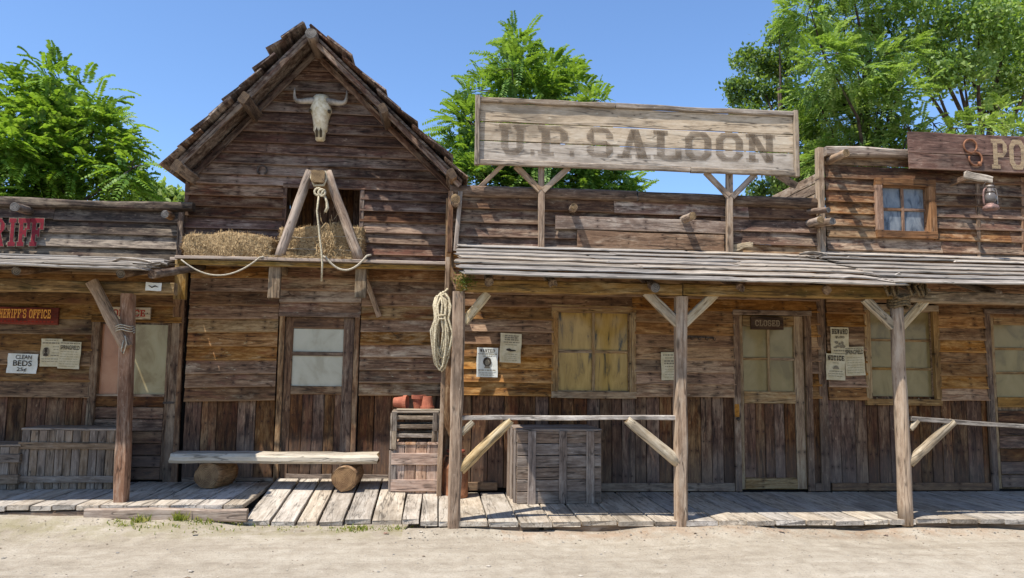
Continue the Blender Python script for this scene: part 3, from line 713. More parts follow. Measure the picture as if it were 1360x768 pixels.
# shell: side walls, back wall, closed so that the inside is dark
sh = MB()
sh.box((BX0+.005, WB+.04, -.02), (BX0+.055, 12.7, zroof(BX0)-.015)); sh.box((BX1-.055, WB+.04, -.02), (BX1-.005, 12.7, zroof(BX1)-.015))
yb = 12.7
sh.add([(BX0, yb, -.02), (BX1, yb, -.02), (BX1, yb, 3.55), (PX, yb, PZ-.03), (BX0, yb, 3.55)], [(0, 1, 2, 3, 4)])
sh.box((BX0+.06, WB+.08, LEDGEZ-.12), (BX1-.06, 12.6, LEDGEZ-.06))
sh.build('wall', 'barn', barn)
# roof
rf = MB()
for (ex_, ez_) in ((LX, LZ), (RX, RZ)):
    d = Vector((ex_-PX, 0, ez_-PZ)).normalized(); nrm = Vector((-d.z, 0, d.x)) if ex_ > PX else Vector((d.z, 0, -d.x))
    if nrm.z < 0: nrm = -nrm
    p0 = Vector((PX, 8.56, PZ)); p1 = Vector((ex_, 8.56, ez_)); bk = Vector((0, 4.3, 0)); th = nrm*.028
    rf.add([p0, p1, p1+bk, p0+bk, p0+th, p1+th, p1+bk+th, p0+bk+th], [(0,1,2,3),(4,7,6,5),(0,4,5,1),(1,5,6,2),(2,6,7,3),(3,7,4,0)])
roof = rf.build('roof', 'roofshake', barn)
for side in (-1, 1):
    ex_, ez_ = (LX, LZ) if side < 0 else (RX, RZ)
    d = Vector((PX-ex_, 0, PZ-ez_)); Ls = d.length; d.normalize()
    nrm = Vector((-d.z, 0, d.x)) if side < 0 else Vector((d.z, 0, -d.x))
    nb = 9
    for i in range(nb):
        stick = {-1: (0, 0, .01, 0, .012, 0, .02, .05, .03), 1: (0, .015, 0, .02, 0, .02, 0, .015, .0)}[side][i]
        s = (i+.5)/nb*Ls; c = Vector((ex_, 0, ez_)) + d*(s+rr(-.02, .02)) + nrm*(.05 + rr(0, .008) + stick)
        yf = 8.47+rr(-.05, .05) - (.03 if i % 3 == 1 else 0)
        plank('roof_board', (c.x, yf, c.z), (c.x, 12.85, c.z), Ls/nb*rr(1.18, 1.32), rr(.02, .034), 'roofshake', roof, up=d, nseg=4, jit=.006, lap=(-1 if side < 0 else 1)*(.026+stick), endjit=.02)
    # rake boards under the edge
    a0 = Vector((ex_, 8.54, ez_)) - nrm*.045; b0 = Vector((PX, 8.54, PZ)) - nrm*.045
    plank('rake_board', a0-d*.03, b0-d*.04, .055, .03, 'roofshake', barn, up=nrm, nseg=6, jit=.005, bow=.004)
    a1 = Vector((ex_, 8.93, ez_)) - nrm*.07; b1 = Vector((PX, 8.93, PZ)) - nrm*.07
    plank('gable_trim', a1, b1-d*.06, .07, .03, 'barn', barn, up=nrm, nseg=5, jit=.004)
def yend(px, py, Y): return at(px, py, Y)
for (px, py, s) in ((237, 222, .12), (326, 133, .13), (509, 146, .12), (600, 232, .12)):
    c = at(px, py, 8.42)
    plank('purlin', (c.x, 8.36+rr(-.03, .03), c.z), (c.x, 9.1, c.z), s, s*.7, 'log', barn, up=Vector((.5 if px < 413 else -.5, 0, .8)), nseg=3, jit=.006, endmat='enddark', cham=.012)
c = at(413, 44, 8.36); log('ridge_log', (c.x, 8.36, c.z), (c.x+.0, 9.1, c.z-.01), .066, .064, 'log', barn, endmat='endgrey')
# ledge
plank('ledge_board', (at(232, 345, YL).x, YL+.085, LEDGEZ-.02), (BX1, YL+.085, LEDGEZ-.012), .17, .035, 'post', barn, up=YV, nseg=7, jit=.006)
plank('ledge_board', (BX0+.01, YL+.275, LEDGEZ-.02), (BX1-.01, YL+.275, LEDGEZ-.012), .2, .035, 'post', barn, up=YV, nseg=5, jit=.004)
plank('ledge_board', (BX0+.01, YL+.48, LEDGEZ-.02), (BX1-.01, YL+.48, LEDGEZ-.012), .2, .035, 'post', barn, up=YV, nseg=5, jit=.004)
plank('ledge_edge', (at(236, 350, YL+.03).x, YL+.04, LEDGEZ-.07), (BX1-.02, YL+.04, LEDGEZ-.065), .05, .03, 'beam', barn, nseg=6, jit=.005)
for (px, pt, pb_) in ((242, 352, 398), (366, 349, 396), (480, 349, 396)):
    t_ = at(px, pt, YL+.1); bt = at(px, pb_, YL+.1)
    plank('ledge_bracket', (t_.x, YL+.1, bt.z), (t_.x, YL+.1, LEDGEZ-.045), .125, .075, 'beam', barn, up=XV, nseg=3, jit=.005, endmat='end')
    plank('ledge_joist', (t_.x, YL+.14, LEDGEZ-.09), (t_.x, 9.02, LEDGEZ-.09), .09, .09, 'beam', barn, up=UP, nseg=2)
member('strut', (486, 372), (504, 421), 8.91, 7, .03, 'post', barn)
# hoist frame over the loft
c = at(422, 234, YL-.02)
plank('hoist_beam', (c.x, YL-.02, c.z), (c.x, 9.3, c.z), .13, .15, 'beam', barn, nseg=3, jit=.006, endmat='end', cham=.015)
HB = Vector((c.x, YL+.06, c.z))
p = at(411, 226, YL+.06); q = at(370, 340, YL+.08)
log('hoist_leg', (q.x, YL+.08, LEDGEZ), (p.x+.0, YL+.1, p.z), .056, .05, 'post', barn, nseg=8, jit=.06)
p = at(434, 227, YL+.06); q = at(478, 341, YL+.08)
log('hoist_leg', (q.x, YL+.08, LEDGEZ), (p.x, YL+.1, p.z), .056, .05, 'post', barn, nseg=8, jit=.06)
# barn door
fr = MB(); yd = WB-.005
door = plank('door', ((dr[0]+dr[1])/2, WB+.04, .22), ((dr[0]+dr[1])/2, WB+.04, dr[3]-.06), dr[1]-dr[0]-.06, .02, 'trim', barn, up=XV)
gx = prect(388, 437, 455, 513, WB)
plank('casing', (dr[0]+.03, WB-.035, .2), (dr[0]+.03, WB-.035, dr[3]), .06, .035, 'trim', door, up=XV, nseg=4)
plank('casing', (dr[1]-.02, WB-.035, .2), (dr[1]-.02, WB-.035, dr[3]), .06, .035, 'trim', door, up=XV, nseg=4)
plank('casing', (dr[0]-.01, WB-.045, dr[3]+.02), (dr[1]+.01, WB-.045, dr[3]+.02), .045, .05, 'trim', door, nseg=3)
plank('stile', ((dr[0]+.065+gx[0])/2, WB+.012, .22), ((dr[0]+.065+gx[0])/2, WB+.012, dr[3]-.01), gx[0]-dr[0]-.065, .035, 'trim', door, up=XV)
plank('stile', ((dr[1]-.055+gx[1])/2, WB+.012, .22), ((dr[1]-.055+gx[1])/2, WB+.012, dr[3]-.01), dr[1]-.055-gx[1], .035, 'trim', door, up=XV)
plank('rail', (gx[0], WB+.012, (gx[3]+dr[3])/2), (gx[1], WB+.012, (gx[3]+dr[3])/2), dr[3]-gx[3]-.01, .033, 'trim', door)
zr = at(420, 524, WB).z
plank('rail', (gx[0], WB+.01, (gx[2]+zr)/2), (gx[1], WB+.01, (gx[2]+zr)/2), gx[2]-zr, .035, 'trim', door)
zm = at(420, 470, WB).z
plank('rail', (gx[0], WB+.008, zm), (gx[1], WB+.008, zm), .045, .03, 'trim', door)
box('pane', (gx[0], WB+.018, gx[2]), (gx[1], WB+.026, zm-.024), 'milk', door); box('pane', (gx[0], WB+.018, zm+.024), (gx[1], WB+.026, gx[3]), 'milk', door)
uprights(door, gx[0]-.005, gx[1]+.005, .22, zr, WB+.016, .13, 'vert', name='door_plank')

# ------------------------------------------------------------------ sheriff's office, left
sher = thing('sheriff_office', (-4.4, WB, 0), 'brown timber office front with low porch roof left of the barn', 'building')
SX0, SX1 = -6.3, BX0-.02
sd = prect(118, 422, 236, 640, WB)
zs = at(60, 527, WB).z
siding(sher, SX0, SX1-.01, zs, 2.7, WB, .17, 'sheriff', holes=[(sd[0]+.02, sd[1]+.2, 0, sd[3]-.01)])
uprights(sher, SX0, sd[0]+.02, .2, zs+.04, WB+.02, .22, 'vert')
ds = MB()
door = plank('door', ((sd[0]+sd[1])/2, WB+.05, .22), ((sd[0]+sd[1])/2, WB+.05, sd[3]-.04), sd[1]-sd[0]-.1, .02, 'trim', sher, up=XV)
sg = prect(130, 431, 221, 526, WB)
for xx, ww in ((sd[0]+.04, .085), (sd[1]-.05, .09)): plank('casing', (xx, WB-.03, .2), (xx, WB-.03, sd[3]-.06), ww, .04, 'trim', door, up=XV, nseg=4)
plank('casing', (sd[0]-.01, WB-.032, sd[3]-.02), (sd[1]+.01, WB-.032, sd[3]-.02), .07, .045, 'sheriff', door, nseg=4)
mx = at(177, 480, WB).x
plank('stile', ((sd[0]+.085+sg[0])/2, WB+.012, .22), ((sd[0]+.085+sg[0])/2, WB+.012, sd[3]-.06), max(.03, sg[0]-sd[0]-.085), .03, 'trim', door, up=XV)
plank('stile', ((sd[1]-.095+sg[1])/2, WB+.012, .22), ((sd[1]-.095+sg[1])/2, WB+.012, sd[3]-.06), max(.03, sd[1]-.095-sg[1]), .03, 'trim', door, up=XV)
plank('glazing_bar', (at(166, 480, WB).x, WB+.01, sg[2]), (at(166, 480, WB).x, WB+.01, sg[3]), .13, .03, 'trim', door, up=XV)
box('pane', (sg[0], WB+.022, sg[2]), (at(160, 480, WB).x, WB+.03, sg[3]), 'peachreflect', door); box('pane', (at(172, 480, WB).x, WB+.022, sg[2]), (sg[1], WB+.03, sg[3]), 'greyolive', door)
zz = .22
while zz < sg[2]-.1:
    plank('door_plank', (sg[0], WB+.012, zz+.065), (sg[1], WB+.012, zz+.065), .125, .03, 'vert', door, lap=.012); zz += .135
plank('rail', (sg[0], WB+.008, (zz+sg[2])/2), (sg[1], WB+.008, (zz+sg[2])/2), sg[2]-zz, .035, 'trim', door)
hp = at(224, 535, WB-.05); box('hinge', (hp.x-.06, WB-.062, hp.z-.012), (hp.x+.06, WB-.051, hp.z+.012), 'iron', door)
# parapet above the porch roof
pzl, pzr = at(0, 270, 8.88).z, at(235, 277, 8.88).z
siding(sher, SX0, BX0+.035, 2.66, pzl-.02, 8.9, .165, 'shparapet', joint=.4)
plank('parapet_cap', (SX0, 8.86, pzl+.01), (at(256, 281, 8.83).x, 8.86, pzr+.01), .095, .12, 'shparapet', sher, nseg=8, jit=.01, cham=.02)
plank('parapet_end', (BX0+.01, 8.86, 2.66), (BX0+.01, 8.86, pzr-.05), .06, .04, 'shparapet', sher, up=XV, nseg=3)
c = at(224, 287, 8.82); log('log_end', (c.x, 8.7, c.z), (c.x+.02, 9.0, c.z+.01), .045, .05, 'log', sher, endmat='endgrey')
log('log_end', (at(30, 282, 8.7).x, 8.55, at(30, 279, 8.7).z), (at(30, 282, 8.7).x-.02, 8.95, at(30, 279, 8.7).z+.03), .05, .05, 'log', sher, endmat='endgrey')
# porch roof
YSE = 7.2
ra = at(60, 342, 8.84); re_ = at(60, 357, YSE)
d = Vector((0, 8.84-YSE, ra.z-re_.z)); Ls = d.length; d.normalize(); nrm = Vector((0, -d.z, d.y))
nb = 6
for i in range(nb):
    s = (i+.5)/nb*Ls; c = Vector((0, YSE, re_.z)) + d*s + nrm*rr(.0, .008)
    xr = at((192, 205, 216, 224, 226, 228)[i], 352, c.y).x; xm = xr-rr(.9, 2)
    plank('porch_roof_board', (SX0, c.y, c.z), (xm-.003, c.y, c.z), Ls/nb*1.22, .022, 'roof', sher, up=d, nseg=6, jit=.006, lap=.035, endjit=.02)
    plank('porch_roof_board', (xm, c.y, c.z), (xr, c.y, c.z-.01), Ls/nb*1.22, .022, 'roof', sher, up=d, nseg=6, jit=.01, lap=.035, endjit=.06)
YP = 7.72
bt, bb = at(60, 372, YP).z, at(60, 388, YP).z
plank('porch_beam', (SX0, YP, (bt+bb)/2), (at(232, 384, YP).x, YP+.03, (bt+bb)/2), bt-bb, .11, 'beam', sher, nseg=8, jit=.008, cham=.012, endmat='end')
plank('porch_beam', (SX0, 8.9, 2.6), (SX1, 8.9, 2.6), .1, .06, 'beam', sher, nseg=3)
for px in (25, 163, 205, -60):
    xx = at(px, 365, 7.5).x; log('rafter', (xx, 7.45, re_.z-.05+(.25*d.z/d.y)), (xx, 8.95, ra.z-.05), .042, .04, 'log', sher, endmat='endgrey' if px in (25, 163) else 'log')
p0 = at(160, 666, YP-.02); p1 = at(170, 390, YP-.02)
plank('post', (p0.x, YP, DL), (p1.x, YP, bb), .12, .115, 'redpost', sher, up=XV, nseg=8, jit=.006, cham=.018)
member('brace', (122, 374), (168, 462), YP-.1, 13, .08, 'post', sher, nseg=5, jit=.006, cham=.015)
# shell
sh = MB(); sh.box((SX0, WB+.06, -.02), (SX0+.05, 12.5, 2.85)); sh.box((SX0+.05, 12.45, -.02), (SX1-.06, 12.5, 2.85)); sh.box((SX0+.05, WB+.06, 2.8), (SX1-.06, 12.44, 2.85))
sh.build('wall', 'tar', sher)

# ------------------------------------------------------------------ the saloon
sal = thing('saloon', (2.35, WS, 0), 'brown timber saloon front with plank porch and flat parapet', 'building')
AX0, AX1 = .14, 4.6
sw = prect(732, 406, 844, 529, WS); sdr = prect(974, 417, 1077, 650, WS)
zs = at(870, 527, WS).z
siding(sal, AX0, AX1-.05, zs, 2.95, WS, .148, 'saloon', holes=[(sw[0]+.02, sw[1]-.02, sw[2]+.04, sw[3]-.04), (sdr[0]+.02, sdr[1]-.02, 0, sdr[3]-.03)], joint=.35)
uprights(sal, AX0, sdr[0]+.01, .16, zs+.04, WS+.02, .16, 'vert'); uprights(sal, sdr[1]-.01, AX1-.05, .16, zs+.04, WS+.02, .16, 'vert')
plank('base_board', (AX0+.02, WS-.02, .19), (at(660, 650, WS).x, WS-.02, .19), .09, .03, 'trim', sal, nseg=3, jit=.004)
plank('base_board', (at(790, 650, WS).x, WS-.02, .175), (sdr[0]-.01, WS-.02, .175), .09, .03, 'trim', sal, nseg=3, jit=.004)
plank('base_board', (sdr[1]+.01, WS-.02, .175), (AX1-.06, WS-.02, .175), .09, .03, 'trim', sal, nseg=3, jit=.004)
plank('corner_board', (.1, WS+.06, .1), (.1, WS+.06, 3.5), .12, .03, 'trim', sal, up=XV, nseg=5)
plank('corner_board', (AX1-.03, WS-.03, .13), (AX1-.03, WS-.03, 2.95), .1, .035, 'trim', sal, up=XV, nseg=5)
window(sal, sw, WS, 2, 2, .075, 'wintrim', 'ochre', munt=.035)
def fourpane_door(parent, r, Y, gpx, zsplit, mat, pmat, cols, rows, lower='v', lock=True):
    door = plank('door', ((r[0]+r[1])/2, Y+.05, .14), ((r[0]+r[1])/2, Y+.05, r[3]-.05), r[1]-r[0]-.08, .02, mat, parent, up=XV)
    gq = prect(*gpx, Y)
    for xx in (r[0]+.035, r[1]-.035): plank('casing', (xx, Y-.03, .13), (xx, Y-.03, r[3]-.02), .075, .045, 'trim', door, up=XV, nseg=4)
    plank('casing', (r[0]-.01, Y-.035, r[3]+.01), (r[1]+.01, Y-.035, r[3]+.01), .06, .05, 'trim', door, nseg=3)
    for a, b in ((r[0]+.075, gq[0]), (gq[1], r[1]-.075)):
        plank('stile', ((a+b)/2, Y+.012, .15), ((a+b)/2, Y+.012, r[3]-.025), b-a-.002, .035, mat, door, up=XV)
    plank('rail', (gq[0], Y+.01, (gq[3]+r[3]-.025)/2), (gq[1], Y+.01, (gq[3]+r[3]-.025)/2), r[3]-.025-gq[3], .033, 'wintrim', door)
    plank('rail', (gq[0], Y+.008, (gq[2]+zsplit)/2), (gq[1], Y+.008, (gq[2]+zsplit)/2), gq[2]-zsplit, .035, mat, door)
    glaze(door, gq[0], gq[1], gq[2], gq[3], Y+.025, cols, rows, pmat, .03, mat)
    if lower == 'v':
        plank('rail', (gq[0], Y+.01, .21), (gq[1], Y+.01, .21), .12, .033, mat, door)
        uprights(door, gq[0], gq[1], .275, zsplit-.002, Y+.016, .125, 'vert', name='door_plank')
    else:
        z_ = .16
        while z_ < zsplit-.05: plank('door_plank', (gq[0], Y+.014, z_+.075), (gq[1], Y+.014, z_+.075), .145, .03, 'vert', door, lap=.01); z_ += .155
    return door
sdoor = fourpane_door(sal, sdr, WS, (987, 434, 1055, 520), at(1020, 536, WS).z, 'wintrim', 'olive', 2, 2)
lp = at(979, 546, WS-.06); box('lock_plate', (lp.x-.028, WS-.0575, lp.z-.07), (lp.x+.028, WS-.0535, lp.z+.08), 'yellowpatch', sdoor)
MB().lathe((lp.x, WS-.055, lp.z-.09), [(.012, 0), (.014, .02), (.022, .03), (.022, .045), (.01, .052)], 10, axis=(0, -1, 0)).build('door_knob', 'iron', sdoor, smooth=True)
# parapet
pz = at(850, 262, WS-.05).z
def par_pick(i): return 'parapet'
siding(sal, AX0-.02, AX1+.0, 2.86, pz-.04, WS-.02, .165, 'parapet', joint=.6, zjit=.008)
a = at(737, 296, WS-.06); b = at(962, 301, WS-.06)
plank('patch_board', (a.x, WS-.095, a.z), (b.x, WS-.095, a.z-.0), .15, .02, 'patch', sal, nseg=5, jit=.006)
a = at(766, 318, WS-.06); b = at(960, 323, WS-.06)
plank('patch_board', (a.x, WS-.092, a.z), (b.x, WS-.092, a.z), .2, .02, 'patch', sal, nseg=5, jit=.01)
log('parapet_log', (AX0-.05, WS-.05, pz), (2.3, WS-.05, pz+.01), .07, .065, 'log', sal, nseg=9, flat=.7, endmat='endgrey')
log('parapet_log', (2.31, WS-.05, pz+.005), (AX1+.02, WS-.05, pz-.005), .065, .07, 'log', sal, nseg=9, flat=.7, endmat='endgrey')
plank('parapet_end', (AX0-.05, WS-.05, 2.84), (AX0-.05, WS-.05, pz-.02), .06, .12, 'parapet', sal, up=XV, nseg=4)
plank('parapet_end', (AX0+.02, WS-.1, 2.86), (AX0+.06, WS-.1, pz-.02), .05, .03, 'post', sal, up=XV, nseg=4)
for (px, py, Lg, rad) in ((605, 264, .34, .055), (763, 275, .26, .045), (920, 287, .36, .045), (1090, 292, .34, .045)):
    c = at(px, py, WS-Lg)
    log('log_end', (c.x, WS-Lg, c.z), (c.x+rr(-.02, .02), WS+.08, c.z+.02), rad, rad*1.05, 'post', sal, endmat='end', jit=.07)
c = at(990, 327, 8.5); plank('splintered_stub', (c.x-.14, 8.6, c.z-.01), (c.x+.1, 8.58, c.z+.02), .07, .04, 'brace', sal, jit=.015, endjit=.04)
# porch roof
YE = 6.82
ez_, tz = at(750, 372, YE).z, at(750, 330, WS-.06).z
d = Vector((0, WS-.06-YE, tz-ez_)); Ls = d.length; d.normalize(); nrm = Vector((0, -d.z, d.y))
def porch_roof(parent, x0, x1, dz, nb, seed, ragged=.1, lift=0, splits=(1.4, 2.8)):
    for i in range(nb):
        s = (i+.5)/nb*Ls; c = Vector((0, YE, ez_+dz)) + d*s + nrm*(rr(0, .012)+lift)
        u = x0+rr(-.03, .03); e = x1+rr(-ragged, ragged)
        while u < e-.1:
            v = min(e, u+rr(*splits))
            if e-v < .5: v = e
            z1_ = rr(-.008, .012)
            plank('porch_roof_board', (u, c.y, c.z+rr(-.004, .006)), (v-.004, c.y+rr(-.01, .01), c.z+z1_), Ls/nb*rr(1.1, 1.34), rr(.014, .024), 'roof', parent, up=d, nseg=8, jit=.008, lap=.034, endjit=.05, bow=rr(-.006, .006))
            u = v
porch_roof(sal, .18, 4.5, 0, 7, 1)
YB = 7.1
zb1, zb0 = at(760, 375, YB).z, at(760, 391, YB).z
plank('porch_beam', (.14, YB, (zb0+zb1)/2), (2.32, YB, (zb0+zb1)/2+.01), zb1-zb0, .12, 'beam', sal, nseg=8, jit=.009, cham=.014, endmat='end')
plank('porch_beam', (2.33, YB, (zb0+zb1)/2+.01), (4.48, YB, (zb0+zb1)/2+.02), zb1-zb0, .12, 'beam', sal, nseg=8, jit=.009, cham=.014, endmat='end')
for px in (650, 735, 867, 985, 1100):
    xx = at(px, 378, 7.0).x; log('rafter', (xx, 7.03 if px != 867 else 6.9, ez_-.045+(.03 if px != 867 else 0)), (xx+rr(-.05, .05), WS-.03, tz-.06), .045, .045, 'log', sal, endmat='endgrey' if px == 867 else 'log')
def post(parent, pf, pt, wpx, mat, round_=False, Y=YB, zt=None):
    f_ = at(*pf, Y); t_ = at(*pt, Y); zt = zb0 if zt is None else zt
    if round_: return log('post', (f_.x, Y, .06), (t_.x, Y, zt), wpx*Y/FPX/2*1.05, wpx*Y/FPX/2*.95, mat, parent, n=12, nseg=10, jit=.06)
    return plank('post', (f_.x, Y, .06), (t_.x, Y, zt), wpx*Y/FPX, wpx*Y/FPX, mat, parent, up=XV, nseg=9, jit=.007, cham=.02)
post(sal, (603, 690), (610, 386), 16, 'post'); post(sal, (904, 693), (904, 388), 16, 'post')
def brace(parent, p, q, Y, r, round_=False, mat='brace'):
    a = at(*p, Y); b = at(*q, Y)
    if round_: return log('brace', a, b, r, r*1.25, mat, parent, nseg=8, jit=.05)
    return member('brace', p, q, Y, r*2*FPX/Y, .06, mat, parent, nseg=4, jit=.004, cham=.01)
brace(sal, (648, 390), (616, 428), YB, .042); brace(sal, (858, 388), (900, 430), YB, .045); brace(sal, (950, 390), (908, 430), YB, .045)
plank('rail', (at(613, 555, YB).x, YB-.0, at(613, 555, YB).z), (at(898, 555, YB).x, YB, at(898, 555, YB).z), .042, .06, 'roof', sal, nseg=6, jit=.004)
brace(sal, (678, 558), (611, 624), YB, .042, True); brace(sal, (832, 557), (900, 614), YB, .046, True)
brace(sal, (628, 560), (612, 576), YB, .03)
# closed-in side of the porch: a leaning post and short boards under the roof end
a = at(594, 372, 8.3); b = at(583, 652, 8.3)
plank('side_post', (b.x, 8.3, .1), (a.x, 8.3, a.z+.25), .05, .09, 'post', sal, up=XV, nseg=6, jit=.006)
# shell
sh = MB(); sh.box((AX0, WS+.05, -.02), (AX0+.04, 12.5, 3.0)); sh.box((AX0+.04, 12.45, -.02), (AX1-.05, 12.5, 3.0)); sh.box((AX0+.04, WS+.05, 2.96), (AX1-.05, 12.44, 3.0))
sh.build('wall', 'tar', sal)

# ------------------------------------------------------------------ the building on the right
pst = thing('timber_building', (6.2, WS, 0), 'taller timber building at the right edge with a small upper window', 'building')
QX0, QX1 = 4.62, 8.3
w2 = prect(1147, 405, 1246, 538, WS); d2 = prect(1310, 416, 1412, 652, WS)
zs = at(1280, 532, WS).z
siding(pst, QX0+.02, QX1, zs, 2.95, WS, .15, 'saloon', holes=[(w2[0]+.02, w2[1]-.02, w2[2]+.04, w2[3]-.04), (d2[0]+.02, d2[1]-.02, 0, d2[3]-.03)], joint=.4)
uprights(pst, QX0+.02, d2[0]+.01, .16, zs+.04, WS+.02, .17, 'vert'); uprights(pst, d2[1]-.01, QX1, .16, zs+.04, WS+.02, .17, 'vert')
plank('base_board', (QX0+.03, WS-.02, .175), (d2[0]-.01, WS-.02, .175), .09, .03, 'trim', pst, nseg=3, jit=.004)
window(pst, w2, WS, 2, 3, .075, 'wintrim', 'olive', munt=.03)
fourpane_door(pst, d2, WS, (1322, 432, 1400, 528), at(1350, 541, WS).z, 'wintrim', 'olive', 1, 3, lower='h')
# upper storey
uz1 = at(1150, 207, WS-.05).z
w3 = prect(1158, 240, 1237, 318, WS)
n = 9; h = (uz1-2.86)/n
holes3 = (w3[0]+.02, w3[1]-.02, w3[2]+.03, w3[3]-.03)
siding(pst, QX0+.05, QX1, 2.86, 2.86+(n-1)*h-.005, WS-.02, h, 'parapet', holes=[holes3], joint=.5, zjit=.006)
plank('siding_board', (QX0+.05, WS-.02, uz1-h/2+.012), (QX1, WS-.02, uz1-h/2+.03), h-.02, .018, 'parapet', pst, nseg=7, jit=.006)
window(pst, w3, WS-.03, 2, 2, .09, 'orangetrim', 'bluepane', munt=.035, proud=.06)
plank('corner_post', (at(1090, 268, WS-.1).x, WS-.08, 2.95), (at(1089, 199, WS-.1).x, WS-.08, uz1+.06), .075, .09, 'parapet_pale', pst, up=XV, nseg=5)
a = at(1096, 206, WS-.08); b = at(1215, 213, WS-.08)
plank('parapet_cap', (a.x, WS-.07, uz1+.03), (QX1, WS-.07, uz1+.04), .11, .12, 'parapet_pale', pst, nseg=8, jit=.012, cham=.02)
c = at(1124, 203, 8.3); log('log_end', (c.x, 8.3, c.z), (at(1100, 214, 8.7).x, 8.72, at(1100, 214, 8.7).z), .045, .05, 'post', pst, endmat='end', jit=.07)
c = at(1106, 294, 8.35); log('log_end', (c.x, 8.35, c.z), (c.x-.06, 8.75, c.z+.03), .045, .055, 'post', pst, endmat='endgrey', jit=.09)
c = at(1100, 279, 8.42); log('log_end', (c.x, 8.42, c.z), (c.x-.16, 8.74, c.z+.03), .035, .04, 'log', pst, endmat='endgrey', jit=.09)
plank('batten', (at(1300, 347, WS-.05).x, WS-.05, 2.9), (at(1299, 252, WS-.05).x, WS-.05, uz1-.1), .05, .03, 'parapet', pst, up=XV, nseg=4)
plank('batten', (at(1357, 330, WS-.05).x+.02, WS-.05, 3.05), (at(1357, 252, WS-.05).x+.02, WS-.05, uz1-.2), .05, .035, 'orangetrim', pst, up=XV, nseg=3)
# side of the parapet running back
for i in range(5):
    z_ = at(1092, 228, WS-.02).z - .065 - i*.125
    plank('side_board', (QX0-.0, WS+.01, z_), (QX0-.0, WS+1.3, z_), .12, .025, 'parapet_pale', pst, nseg=3, jit=.004)
sh = MB(); sh.box((QX0+.03, WS+.05, -.02), (QX0+.08, 12.5, 3.3)); sh.box((QX1-.05, WS+.05, -.02), (QX1, 12.5, 3.3)); sh.box((QX0+.08, 12.45, -.02), (QX1-.05, 12.5, 3.3)); sh.box((QX0+.08, WS+.05, 3.28), (QX1-.05, 12.44, 3.32))
sh.build('wall', 'tar', pst)
porch_roof(pst, 4.35, 8.4, -.01, 7, 2, ragged=.1, lift=.03)
plank('porch_beam', (4.49, YB, (zb0+zb1)/2+.0), (8.3, YB, (zb0+zb1)/2-.02), zb1-zb0, .12, 'beam', pst, nseg=8, jit=.009, cham=.014, endmat='end')
for px in (1235, 1330): 
    xx = at(px, 382, 7.0).x; log('rafter', (xx, 7.05, ez_-.01), (xx, WS-.03, tz-.06), .045, .045, 'log', pst, endmat='log')
post(pst, (1203, 692), (1190, 400), 18, 'post', True)
brace(pst, (1148, 397), (1186, 434), YB, .045); brace(pst, (1230, 397), (1196, 434), YB, .045)
a = at(1209, 556, YB); b = at(1362, 567, YB); dd = (b-a)*1.6
plank('rail', a, a+dd, .042, .06, 'roof', pst, nseg=6, jit=.004)
brace(pst, (1266, 560), (1206, 616), YB, .042, True); brace(pst, (1218, 559), (1208, 570), YB, .025)

# torn and lifted strips on the roof boards
def strip(parent, pts, Y, r, mat='roof'):
    P_ = [at(px, py, Y+dy) for (px, py, dy) in pts]
    V = []; F = []
    for i, q in enumerate(P_):
        w_ = r*(1-.6*abs(i/(len(P_)-1)-.4)); V += [q+Vector((0, -.012, w_)), q+Vector((0, .012, -w_)), q+Vector((0, .022, -w_+.006)), q+Vector((0, -.002, w_+.006))]
    for i in range(len(P_)-1):
        for k in range(4): F.append((i*4+k, i*4+(k+1) % 4, (i+1)*4+(k+1) % 4, (i+1)*4+k))
    F += [(3, 2, 1, 0), tuple(range(len(V)-4, len(V)))]
    MB().add(V, F).build('splinter', mat, parent)
strip(sal, [(1062, 338, 0), (1078, 336, -.02), (1092, 338, -.03), (1103, 343, -.03), (1112, 346, -.02)], 8.25, .014)
strip(sal, [(1070, 341, 0), (1082, 344, -.03), (1090, 340, -.05), (1098, 344, -.04)], 8.2, .009)
strip(pst, [(1113, 347, 0), (1128, 342, -.02), (1150, 344, -.01), (1180, 348, 0)], 8.2, .012)
strip(pst, [(1185, 368, 0), (1194, 364, -.03), (1200, 370, -.03)], 7.1, .012)
strip(sher, [(148, 349, 0), (160, 344, -.02), (178, 345, -.03), (192, 347, -.02), (204, 350, 0)], 7.75, .012)
strip(sher, [(176, 350, 0), (196, 352, -.02), (212, 349, -.03), (222, 352, -.03)], 7.6, .01)

# added dark backing behind the cladding, so that no daylight shows through the joints
box('daylight_stop', (AX0+.045, WS+.08, .0), (AX1-.055, WS+.1, 2.94), 'darkback', sal); box('daylight_stop', (QX0+.085, WS+.08, .0), (QX1-.055, WS+.1, 3.25), 'darkback', pst)
box('daylight_stop', (SX0+.055, WB+.08, .0), (SX1-.065, WB+.1, 2.78), 'darkback', sher); box('daylight_stop', (BX0+.06, WB+.09, .0), (BX1-.06, WB+.11, LEDGEZ-.13), 'darkback', barn)

